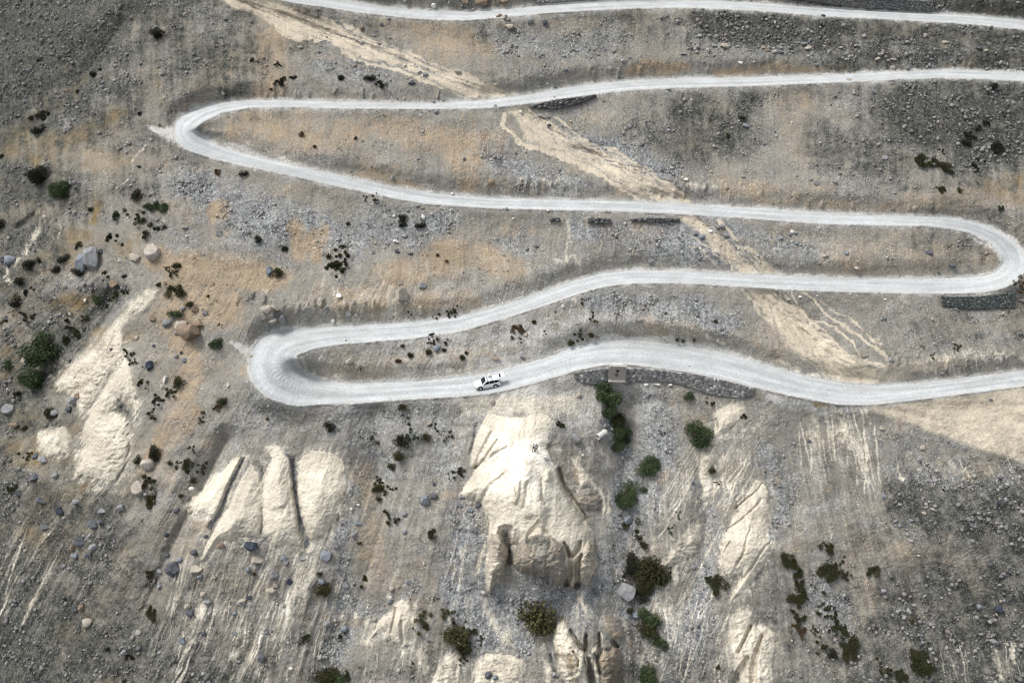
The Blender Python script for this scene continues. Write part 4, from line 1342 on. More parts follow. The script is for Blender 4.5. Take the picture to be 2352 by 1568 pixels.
BOULD = {
    '2': [(1168, 190, 35, 26, t_), (1090, 112, 22, 16, br_), (1128, 120, 20, 18, t_), (1148, 134, 14, 12, g_), (1300, 145, 20, 22, g_), (1400, 160, 18, 22, d_), (1405, 180, 12, 10, g_), (640, 40, 17, 15, w_), (905, 65, 14, 10, t_), (965, 8, 42, 30, br_), (1130, 4, 32, 18, br_), (860, 5, 25, 22, br_), (150, 195, 16, 16, br_), (265, 300, 12, 10, g_), (230, 245, 12, 10, t_), (445, 457, 12, 12, t_), (548, 496, 18, 14, g_), (585, 512, 18, 16, g_), (805, 488, 25, 18, t_), (597, 472, 10, 8, t_), (282, 170, 12, 12, d_), (1545, 485, 16, 15, d_), (1765, 372, 12, 12, t_), (1060, 725, 12, 11, g_), (658, 766, 15, 13, g_), (1235, 770, 12, 16, w_), (1370, 792, 22, 15, g_), (1395, 800, 14, 10, t_), (1430, 857, 16, 12, d_), (1425, 802, 10, 8, g_), (705, 678, 15, 13, g_), (850, 1090, 12, 12, d_), (1035, 1248, 22, 24, br_), (1940, 980, 13, 8, t_), (2120, 935, 10, 7, t_), (1615, 1195, 8, 8, g_), (2342, 1220, 15, 14, t_), (565, 1415, 15, 14, t_), (570, 1490, 12, 24, w_), (370, 1478, 10, 10, w_), (490, 568, 25, 18, d_), (105, 452, 15, 13, br_), (766, 1325, 14, 11, w_), (360, 1216, 15, 16, g_), (1140, 1427, 10, 8, g_), (760, 1435, 11, 6, w_), (1065, 580, 12, 9, t_), (1118, 628, 11, 8, t_), (1418, 574, 8, 7, w_), (1265, 590, 5, 9, d_), (1800, 690, 10, 10, br_), (1465, 665, 10, 5, d_), (2250, 610, 14, 8, g_), (535, 1405, 16, 9, g_), (1185, 1495, 9, 8, w_), (1420, 1440, 8, 7, w_), (640, 695, 12, 11, g_), (335, 130, 10, 10, g_), (340, 260, 10, 9, t_)],
    '3': [(877, 332, 25, 17, t_), (310, 316, 32, 18, t_), (235, 312, 18, 12, g_), (570, 325, 16, 12, t_), (600, 345, 18, 12, br_), (640, 355, 20, 13, t_), (684, 360, 22, 12, d_), (135, 245, 20, 12, g_), (205, 247, 12, 9, g_), (990, 320, 14, 10, t_), (1212, 312, 22, 12, g_), (1815, 290, 22, 12, t_), (2050, 328, 22, 14, d_), (2090, 345, 16, 8, t_), (413, 430, 14, 12, w_), (25, 368, 25, 8, g_), (1160, 547, 18, 11, t_), (885, 572, 9, 7, w_), (1495, 540, 8, 7, w_), (1845, 532, 5, 5, w_), (1945, 527, 5, 5, w_), (2060, 542, 5, 5, w_), (2280, 547, 5, 5, w_), (1450, 571, 9, 8, g_), (1325, 622, 12, 10, b_), (1165, 681, 10, 9, t_), (455, 862, 24, 16, b_), (537, 874, 7, 7, w_), (1400, 1082, 18, 18, g_), (935, 1250, 22, 16, g_), (1060, 1246, 16, 16, g_), (890, 1226, 14, 9, g_), (432, 1206, 18, 11, g_), (32, 1225, 24, 12, w_), (1465, 1316, 14, 6, g_), (1350, 400, 20, 10, t_), (1460, 407, 20, 8, t_), (430, 205, 10, 8, t_), (765, 838, 7, 7, w_), (1812, 358, 12, 12, g_), (845, 232, 10, 8, t_), (650, 155, 6, 10, w_), (1455, 462, 16, 10, pk_), (2245, 765, 10, 12, g_), (1405, 682, 9, 8, t_), (915, 1138, 10, 8, g_), (1910, 848, 9, 9, pk_), (165, 420, 12, 9, g_), (80, 685, 6, 6, w_), (980, 105, 20, 8, d_)],
    '4': [(1040, 195, 46, 60, pk_), (625, 240, 55, 90, g_), (565, 265, 45, 70, b_), (690, 180, 22, 18, d_), (780, 405, 40, 30, br_), (1295, 740, 66, 78, br_), (1235, 690, 42, 36, t_), (1140, 672, 30, 30, g_), (1045, 640, 24, 22, br_), (1355, 680, 34, 26, br_), (1330, 575, 28, 24, br_), (1398, 597, 20, 16, g_), (1250, 572, 18, 16, b_), (1180, 645, 16, 14, b_), (1022, 965, 30, 42, nv_), (930, 770, 17, 16, t_), (1205, 895, 12, 16, g_), (1258, 924, 18, 18, b_), (1240, 868, 13, 11, d_), (1205, 738, 16, 16, g_), (822, 240, 16, 18, w_), (915, 222, 42, 28, t_), (1840, 320, 26, 42, b_), (70, 245, 40, 36, b_), (20, 238, 22, 26, d_), (55, 1262, 42, 34, g_), (100, 1368, 30, 28, br_), (378, 1285, 24, 22, g_), (500, 1195, 40, 36, g_), (530, 1165, 22, 20, br_), (475, 1255, 22, 22, d_), (1560, 1095, 13, 20, w_), (1382, 1117, 10, 12, w_), (1970, 1276, 10, 10, g_), (1830, 580, 46, 40, t_), (1862, 650, 34, 22, t_), (1930, 640, 22, 40, g_), (1895, 575, 18, 10, br_), (1130, 1060, 12, 36, w_), (1105, 1105, 12, 18, w_), (1050, 825, 12, 11, d_), (160, 925, 22, 18, t_), (1130, 395, 14, 12, br_), (760, 850, 10, 12, d_), (390, 405, 14, 14, g_), (700, 570, 0.1, 0.1, g_), (585, 515, 10, 14, w_), (1710, 890, 16, 12, t_), (1780, 835, 0.1, .1, g_), (2090, 640, 12, 10, g_), (2105, 640, 10, 16, g_), (2275, 655, 12, 18, w_), (2230, 565, 14, 16, g_), (2320, 480, 24, 18, w_), (1500, 55, 26, 22, g_), (1275, 75, 10, 8, w_), (1265, 15, 22, 12, g_), (40, 640, 18, 14, d_), (2310, 95, 20, 14, g_), (350, 1030, 20, 12, t_), (1490, 1415, 10, 14, g_)],
    '5': [(420, 475, 45, 55, t_), (408, 395, 20, 18, t_), (449, 535, 12, 14, t_), (560, 412, 30, 24, g_), (95, 525, 15, 16, t_), (60, 605, 20, 24, g_), (65, 930, 28, 24, t_), (2121, 239, 23, 18, g_), (1265, 748, 16, 15, t_), (1525, 555, 12, 14, w_), (1710, 440, 12, 9, w_), (385, 108, 22, 14, w_), (395, 176, 22, 15, d_), (480, 192, 17, 12, d_), (440, 70, 22, 14, g_), (320, 125, 16, 14, g_), (660, 845, 26, 26, b_), (1610, 1460, 32, 46, g_), (1250, 906, 18, 10, d_), (225, 185, 16, 16, g_), (1060, 907, 28, 5, br_), (1630, 1165, 14, 22, t_), (1040, 1205, 16, 20, t_), (530, 1275, 8, 14, w_), (612, 1350, 18, 18, t_), (2055, 168, 10, 10, g_), (168, 525, 10, 10, t_), (1920, 588, 7, 10, w_), (878, 722, 8, 5, w_), (1115, 830, 7, 8, w_), (110, 615, 14, 12, t_), (1470, 590, 8, 8, d_), (2170, 1085, 22, 10, w_), (2255, 1090, 17, 10, w_), (2095, 1088, 16, 10, w_), (1385, 168, 8, 8, w_), (1440, 1500, 0.1, .1, t_)],
    '6': [(995, 206, 25, 14, t_), (1133, 191, 18, 12, b_), (1216, 292, 25, 16, t_), (1865, 276, 25, 17, d_), (1700, 187, 26, 16, d_), (1968, 268, 10, 10, g_), (1770, 326, 10, 9, d_), (1440, 921, 17, 17, g_), (320, 70, 20, 14, g_), (150, 80, 20, 16, b_), (110, 60, 16, 9, d_), (255, 12, 18, 14, g_), (290, 8, 18, 14, g_), (205, 42, 18, 12, w_), (765, 47, 14, 14, w_), (790, 52, 12, 10, g_), (755, 68, 12, 8, d_), (685, 90, 20, 12, g_), (792, 123, 16, 10, b_), (660, 438, 7, 7, w_), (940, 480, 8, 7, w_), (822, 487, 12, 8, w_), (1400, 505, 12, 7, w_), (1812, 463, 9, 8, w_), (2330, 366, 14, 10, w_), (2125, 1190, 14, 9, d_), (1655, 1520, 18, 16, t_), (885, 1472, 18, 11, d_), (1742, 811, 13, 11, g_), (1870, 800, 12, 8, t_), (945, 713, 16, 8, t_), (740, 508, 16, 8, t_), (1790, 1010, 14, 9, g_), (1383, 640, 14, 14, g_), (1380, 1388, 18, 12, t_), (1945, 1525, 16, 14, g_), (1480, 455, 6, 6, w_), (1590, 457, 6, 6, w_), (1363, 457, 6, 6, w_), (1160, 470, 6, 6, w_), (1075, 1222, 6, 6, w_), (950, 20, 8, 8, w_), (65, 962, 5, 5, d_), (1980, 665, 12, 10, g_), (130, 10, .1, .1, g_)],
    '7': [(1015, 70, 42, 46, pk_), (945, 245, 42, 52, pk_), (1190, 790, 58, 38, d_), (1720, 632, 42, 36, nv_), (1330, 677, 24, 28, d_), (2225, 700, 40, 32, b_), (1938, 716, 24, 20, b_), (1870, 828, 30, 32, g_), (1980, 870, 24, 22, nv_), (1300, 1092, 30, 32, d_), (1095, 905, 20, 36, g_), (1250, 1276, 22, 28, b_), (1390, 1226, 17, 18, d_), (1785, 1395, 25, 28, d_), (850, 1357, 22, 26, g_), (1340, 785, 46, 24, t_), (1368, 840, 18, 22, b_), (640, 485, 40, 28, d_), (690, 470, 24, 22, d_), (545, 600, 44, 36, d_), (500, 640, 26, 24, br_), (640, 635, 34, 26, g_), (610, 690, 30, 26, d_), (515, 700, 26, 26, b_), (410, 388, 28, 30, nv_), (830, 366, 30, 28, g_), (285, 318, 38, 20, d_), (310, 502, 34, 12, d_), (430, 762, 20, 18, g_), (1420, 1012, 26, 22, g_), (1515, 930, 17, 18, t_), (2300, 775, 19, 20, g_), (1855, 935, 34, 30, t_), (1880, 900, 20, 18, t_), (1760, 722, 40, 28, t_), (1140, 555, 15, 16, nv_), (1655, 1000, 30, 18, t_), (1640, 1020, 22, 14, g_), (1700, 980, 20, 18, d_), (2240, 1157, 30, 24, g_), (1990, 1466, 13, 14, w_), (1608, 1226, 14, 12, b_), (2200, 872, 24, 26, b_), (1140, 690, 22, 14, d_), (1095, 803, 20, 13, g_), (1230, 725, 18, 16, b_), (1510, 628, 28, 24, br_), (1700, 795, 14, 24, b_), (1955, 745, 16, 20, g_), (1300, 395, 20, 18, t_), (1408, 562, 16, 12, d_), (1940, 1040, 16, 20, t_), (300, 40, 34, 24, g_), (240, 15, 30, 20, d_), (230, 160, 36, 22, d_), (380, 150, 20, 18, g_), (130, 265, 24, 20, d_), (700, 390, 30, 20, g_), (520, 330, 24, 18, g_), (745, 500, 14, 16, g_), (510, 1060, 22, 22, d_), (560, 1050, 24, 34, br_), (600, 1160, 34, 36, t_), (1390, 965, 20, 22, t_), (1465, 840, 14, 18, t_), (1285, 1040, 24, 20, t_), (945, 1222, 18, 16, pk_), (1605, 1092, 16, 14, b_), (2000, 30, 10, 20, g_), (1970, 8, 16, 8, d_), (2295, 625, 20, 22, g_), (2070, 715, 20, 12, g_), (1205, 390, 22, 18, d_), (1310, 240, 18, 14, w_), (2340, 290, 18, 30, t_)],
    '8': [(582, 322, 34, 50, b_), (640, 292, 25, 20, d_), (895, 387, 19, 16, b_), (836, 290, 20, 13, g_), (440, 536, 18, 17, g_), (440, 412, 20, 18, g_), (465, 872, 24, 18, g_), (40, 892, 26, 26, g_), (1970, 450, 27, 40, b_), (1955, 948, 58, 54, g_), (2010, 1102, 32, 20, b_), (1015, 1512, 26, 40, d_), (1060, 1527, 18, 16, b_), (30, 1195, 22, 22, b_), (943, 355, 20, 18, d_), (930, 540, 13, 14, d_), (822, 356, 13, 12, b_), (355, 926, 16, 18, t_), (340, 1012, 16, 12, b_), (235, 1132, 14, 14, t_), (1660, 10, 12, 12, w_), (350, 985, 14, 24, w_), (90, 555, 18, 16, g_), (125, 350, 12, 14, w_), (80, 380, 10, 16, w_), (2060, 720, 20, 26, t_), (1410, 36, 20, 10, g_), (385, 760, 8, 12, t_), (790, 945, 10, 12, b_), (705, 475, .1, .1, g_), (125, 470, 26, 10, b_), (2160, 1392, 8, 10, w_), (640, 208, 12, 14, d_)],
    '9': [(2180, 342, 15, 14, nv_), (2226, 318, 16, 12, b_), (1665, 406, 16, 10, t_), (2042, 1046, 16, 18, b_), (2178, 1062, 25, 25, nv_), (2135, 1282, 26, 22, g_), (1392, 937, 17, 13, g_), (1392, 292, 15, 16, b_), (660, 50, 7, 14, w_), (85, 190, 12, 18, g_), (1645, 55, 10, 10, d_), (2120, 760, 14, 12, d_), (120, 1168, 12, 14, g_), (980, 1216, 7, 7, w_), (1580, 455, 14, 10, b_), (1500, 495, 10, 10, b_), (2265, 125, 8, 10, w_), (90, 775, 12, 14, g_), (2250, 995, 10, 9, d_), (1630, 695, 7, 7, w_), (2060, 780, 0.1, .1, g_)]}
_rm = {}


def rock_data(pi, ck):
    if (pi, ck) not in _rm:
        v, f = ROCKS[pi]
        _rm[(pi, ck)] = mesh_from("boulder", v, f, pi in (4, 5))
        _rm[(pi, ck)].materials.append(RM[ck])
    return _rm[(pi, ck)]


items = []
SPECIAL = {('4', 1040): "tall pale rounded boulder standing alone on the tan slope", ('4', 1295): "huge brown boulder with split layered top on the left slope", ('4', 1022): "blue-black block of stone lying alone on the tan slope",
           ('4', 625): "huge grey boulder with sharp edges beside dark round bush", ('4', 565): "dark blue-grey slab leaning on the huge grey boulder", ('2', 1168): "big pale tan block below a bend in the topmost road",
           ('7', 1015): "upper of two smooth pinkish boulders beside dark shrubs", ('7', 945): "lower of two smooth pinkish boulders beside dark shrubs", ('7', 1190): "long dark boulder lying crosswise under the white clay cones",
           ('5', 1610): "dark jagged grey boulder right of the two people", ('8', 1955): "large smooth grey slab against the thicket right of the cliff", ('8', 1970): "upright blue-grey block below a round green bush",
           ('5', 420): "tall tan crag sticking out of the bank above the fourth road", ('5', 660): "flat blue-grey stone among grass tufts between the lowest two roads", ('7', 1720): "shiny blue-black boulder right under the middle clay cone"}
for k, lst in BOULD.items():
    for x, y, rx, ry, ck in lst:
        if rx < 1:
            continue
        ox, oy, s = FR[k]
        X_, Y_ = ox + x * s, oy + y * s
        if not (-12 < X_ < 2364 and -12 < Y_ < 1580):
            continue
        m = px2m(X_, Y_)
        sx, sy = rx * s * m * 1.06, ry * s * m * 1.06
        flat = sy < sx * .72
        pi = random.choice([6, 7]) if flat else random.choice([0, 1, 2, 3, 0, 1, 2, 3, 4])
        if max(rx, ry) > 55:
            pi = random.choice([1, 3])
        if k == '4' and x in (1040,) or ck == 'pink':
            pi = 4
        r = (sx + sy) / 2
        sz = "tiny" if r < .42 else "small" if r < .75 else "medium-sized" if r < 1.3 else "large" if r < 2.2 else "huge"
        lab = SPECIAL.get((k, x)) or "%s %s %s %s %s" % (sz, SHAPE[pi], CW[ck], "stone" if r < .6 else "boulder", place_words(X_, Y_))
        items.append(dict(x=X_, y=Y_, sx=sx, sy=sy, pi=pi, ck=ck, label=lab, flat=flat))
finish_labels(items)
for it in items:
    o = link("boulder", rock_data(it['pi'], it['ck']))
    r = (it['sx'] + it['sy']) / 2
    o.location = on_ray(it['x'], it['y'], (.14 if r < 1.5 else .34) * r)
    o.scale = (it['sx'], r, it['sy'] / (.62 if it['flat'] else .92))
    o.rotation_euler = (random.uniform(-.25, .25), random.uniform(-.3, .3), random.choice([0, math.pi]) + random.uniform(-.35, .35))
    tag(o, it['label'], "boulder" if r > .6 else "stone", "boulders and stones strewn over the slope")

# ------------------------------------------------------------------ loose scree: far too many stones to count
def scree():
    N = 15000
    jj, ii = np.nonzero(np.ones((NY, NX), bool))
    inner = (X > -60) & (X < 2412) & (Y > -30) & (Y < 1600)
    blotch = smooth(.0, .5, fbm(X / 60, Y / 45, 3, 77)) + .25
    pr = np.where(inner, np.clip(GRIT - .45, 0, 1) ** 1.6 * blotch * (1 - M['road']) ** 4, 0) * (np.abs(np.gradient(X, axis=1)) * np.abs(np.gradient(Y, axis=0)))
    pr = pr.reshape(-1)
    pr = pr / pr.sum()
    r = np.random.default_rng(3)
    pick = r.choice(NY * NX, N, p=pr)
    base = VERT[pick].astype(np.float64)
    t = (1 + 5 ** .5) / 2
    iv = np.array([(-1, t, 0), (1, t, 0), (-1, -t, 0), (1, -t, 0), (0, -1, t), (0, 1, t), (0, -1, -t), (0, 1, -t), (t, 0, -1), (t, 0, 1), (-t, 0, -1), (-t, 0, 1)]) / 1.9
    fc = np.array([(0, 11, 5), (0, 5, 1), (0, 1, 7), (0, 7, 10), (0, 10, 11), (1, 5, 9), (5, 11, 4), (11, 10, 2), (10, 7, 6), (7, 1, 8), (3, 9, 4), (3, 4, 2), (3, 2, 6), (3, 6, 8), (3, 8, 9), (4, 9, 5), (2, 4, 11), (6, 2, 10), (8, 6, 7), (9, 8, 1)])
    dist = np.linalg.norm(base - np.array([0, 0, CAM_H]), axis=1) / 140
    size = (.08 + .34 * r.random(N) ** 5) * dist ** .6
    sc = size[:, None] * r.uniform(.6, 1.25, (N, 3))
    v = iv[None] * r.uniform(.7, 1.25, (N, 12, 1)) * sc[:, None, :]
    a = r.uniform(0, 6.28, N)
    ca, sa = np.cos(a)[:, None], np.sin(a)[:, None]
    v = np.stack([v[..., 0] * ca - v[..., 1] * sa, v[..., 0] * sa + v[..., 1] * ca, v[..., 2]], -1)
    v += base[:, None, :] + NRMF[pick][:, None, :] * (size * .25)[:, None, None]
    f = (fc[None] + (np.arange(N) * 12)[:, None, None]).reshape(-1, 3)
    me = bpy.data.meshes.new("scree_stones")
    me.vertices.add(N * 12)
    me.vertices.foreach_set("co", v.astype(np.float32).reshape(-1))
    me.loops.add(len(f) * 3)
    me.loops.foreach_set("vertex_index", f.reshape(-1).astype(np.int32))
    me.polygons.add(len(f))
    me.polygons.foreach_set("loop_start", np.arange(0, len(f) * 3, 3, dtype=np.int32))
    me.update()
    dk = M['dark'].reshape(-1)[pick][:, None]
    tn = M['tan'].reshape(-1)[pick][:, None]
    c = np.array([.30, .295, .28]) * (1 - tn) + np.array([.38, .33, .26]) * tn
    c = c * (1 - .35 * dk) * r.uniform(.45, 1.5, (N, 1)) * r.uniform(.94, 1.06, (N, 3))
    col = np.ones((N, 12, 4), np.float32)
    col[..., :3] = np.clip(c, .03, .75)[:, None, :]
    at = me.attributes.new("stone_colour", 'FLOAT_COLOR', 'POINT')
    at.data.foreach_set("color", col.reshape(-1))
    g = NT("loose_stone")
    n = g.noise(g.pos(), 6, 2)
    g.out(g.mix(g.math('MULTIPLY', n, .5), g.attr("stone_colour").outputs["Color"], (.16, .155, .15)))
    me.materials.append(g.m)
    tag(link("scree_stones", me), "countless loose stones scattered over the scree slopes", "scree", kind="stuff")


scree()
# ------------------------------------------------------------------ shrubs
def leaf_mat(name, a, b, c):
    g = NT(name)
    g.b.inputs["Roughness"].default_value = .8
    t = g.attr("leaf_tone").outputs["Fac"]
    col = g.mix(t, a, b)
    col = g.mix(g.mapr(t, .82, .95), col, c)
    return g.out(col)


LM = {'green': leaf_mat("dark_green_leaf", (.020, .036, .015), (.082, .112, .050), (.155, .18, .09)),
      'black': leaf_mat("blackish_leaf", (.014, .016, .011), (.036, .037, .024), (.07, .065, .04)),
      'olive': leaf_mat("olive_leaf", (.026, .029, .012), (.062, .060, .026), (.12, .11, .055)),
      'straw': leaf_mat("straw_and_olive_blade", (.045, .048, .020), (.13, .120, .055), (.42, .36, .22)),
      'rust': leaf_mat("rusty_leaf", (.060, .042, .022), (.135, .082, .042), (.22, .15, .09))}
STEM = plain("shrub_wood", (.11, .085, .06), noise=.3)


def leaves(seed, n, kind):
    r = np.random.default_rng(seed)
    nl = 9 if kind != 'mat' else 12
    if kind == 'mat':
        ce = np.c_[r.uniform(-.75, .75, nl), r.uniform(-.75, .75, nl), r.uniform(0, .12, nl)]
        ra = r.uniform(.22, .45, nl)
        fl = .45
    elif kind == 'sparse':
        ce = np.c_[r.uniform(-.9, .9, nl), r.uniform(-.9, .9, nl), r.uniform(0, .3, nl)]
        ra = r.uniform(.12, .3, nl)
        fl = .75
    else:
        a = r.uniform(0, 6.28, nl)
        q = np.sqrt(r.random(nl)) * .55
        ce = np.c_[np.cos(a) * q, np.sin(a) * q, r.uniform(.1, .62, nl)]
        ra = r.uniform(.30, .52, nl)
        fl = .9
    w = r.integers(0, nl, n)
    d = r.normal(size=(n, 3))
    d /= np.linalg.norm(d, axis=1)[:, None]
    rad = ra[w] * r.random(n) ** .33 * r.uniform(.8, 1.12, n)
    c = ce[w] + d * rad[:, None] * np.array([1, 1, fl])
    c[:, 2] = np.abs(c[:, 2])
    u = r.normal(size=(n, 3)) + d * .5
    u /= np.linalg.norm(u, axis=1)[:, None]
    t = np.cross(u, r.normal(size=(n, 3)))
    t /= np.linalg.norm(t, axis=1)[:, None]
    L = r.uniform(.045, .10, n)[:, None] * (.68 if n > 4000 else 1)
    v = np.stack([c - t * L * .5 - u * L * .2, c + t * L * .5, c + u * L * 1.1, c - t * L * .45 + u * L * .8], 1)
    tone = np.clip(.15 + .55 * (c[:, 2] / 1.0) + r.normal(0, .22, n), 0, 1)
    return v, tone


def blades(seed, n):
    r = np.random.default_rng(seed)
    a = r.uniform(0, 6.28, n)
    lean = r.uniform(.1, 1.25, n)
    b = np.c_[np.cos(a), np.sin(a), np.zeros(n)] * r.uniform(0, .35, n)[:, None]
    dirv = np.c_[np.cos(a) * np.sin(lean), np.sin(a) * np.sin(lean), np.cos(lean)]
    ln = r.uniform(.5, 1.0, n)[:, None]
    mid = b + dirv * ln * .55
    tip = b + dirv * ln + np.array([0, 0, -.22]) * ln * np.sin(lean)[:, None] + r.normal(0, .05, (n, 3))
    s = np.cross(dirv, r.normal(size=(n, 3)))
    s /= np.linalg.norm(s, axis=1)[:, None]
    wd = r.uniform(.010, .022, n)[:, None]
    q1 = np.stack([b - s * wd, b + s * wd, mid + s * wd, mid - s * wd], 1)
    q2 = np.stack([mid - s * wd, mid + s * wd, tip + s * wd * .3, tip - s * wd * .3], 1)
    t = r.random(n) ** .8
    return np.concatenate([q1, q2]), np.concatenate([t, t])


def foliage_mesh(kind, seed, matk, n):
    if kind == 'tuft':
        v, t = blades(seed, n // 5)
        v2, t2 = leaves(seed + 1, n, 'dense')
        v = np.concatenate([v * np.array([.95, .95, .9]), v2])
        t = np.concatenate([t, t2 * .6])
    else:
        v, t = leaves(seed, n, kind)
    k = len(v)
    me = mesh_from("foliage", v.reshape(-1, 3), np.arange(k * 4).reshape(-1, 4), False)
    at = me.attributes.new("leaf_tone", 'FLOAT', 'POINT')
    at.data.foreach_set("value", np.repeat(t, 4).astype(np.float32))
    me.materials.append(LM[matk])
    return me


def stem_mesh(seed, h=.75):
    r = random.Random(seed)
    bm = bmesh.new()
    for i in range(6):
        a = r.uniform(0, 6.28)
        l = r.uniform(.15, .5)
        m = Vector((math.cos(a) * l * .4, math.sin(a) * l * .4, h * .5))
        add_tube(bm, (0, 0, -.25), m, .045, .03, 6)
        for j in range(2):
            b = a + r.uniform(-.7, .7)
            add_tube(bm, m, (math.cos(b) * l * 1.3, math.sin(b) * l * 1.3, h * r.uniform(.7, 1)), .028, .01, 5)
    return bm_mesh("stems", bm)


_fm, _sm = {}, [stem_mesh(i) for i in range(3)]


def foliage(kind, matk, var, big):
    key = (kind, matk, var, big)
    if key not in _fm:
        n = {'dense': 5200 if big else 1300, 'mat': 2600, 'sparse': 1300, 'tuft': 1500}[kind]
        _fm[key] = foliage_mesh(kind, 40 + var * 7 + hash_(kind), matk, n)
    return _fm[key]


def hash_(s):
    return sum(ord(c) for c in s)


G, K, OL, ST, RU = 'green', 'black', 'olive', 'straw', 'rust'
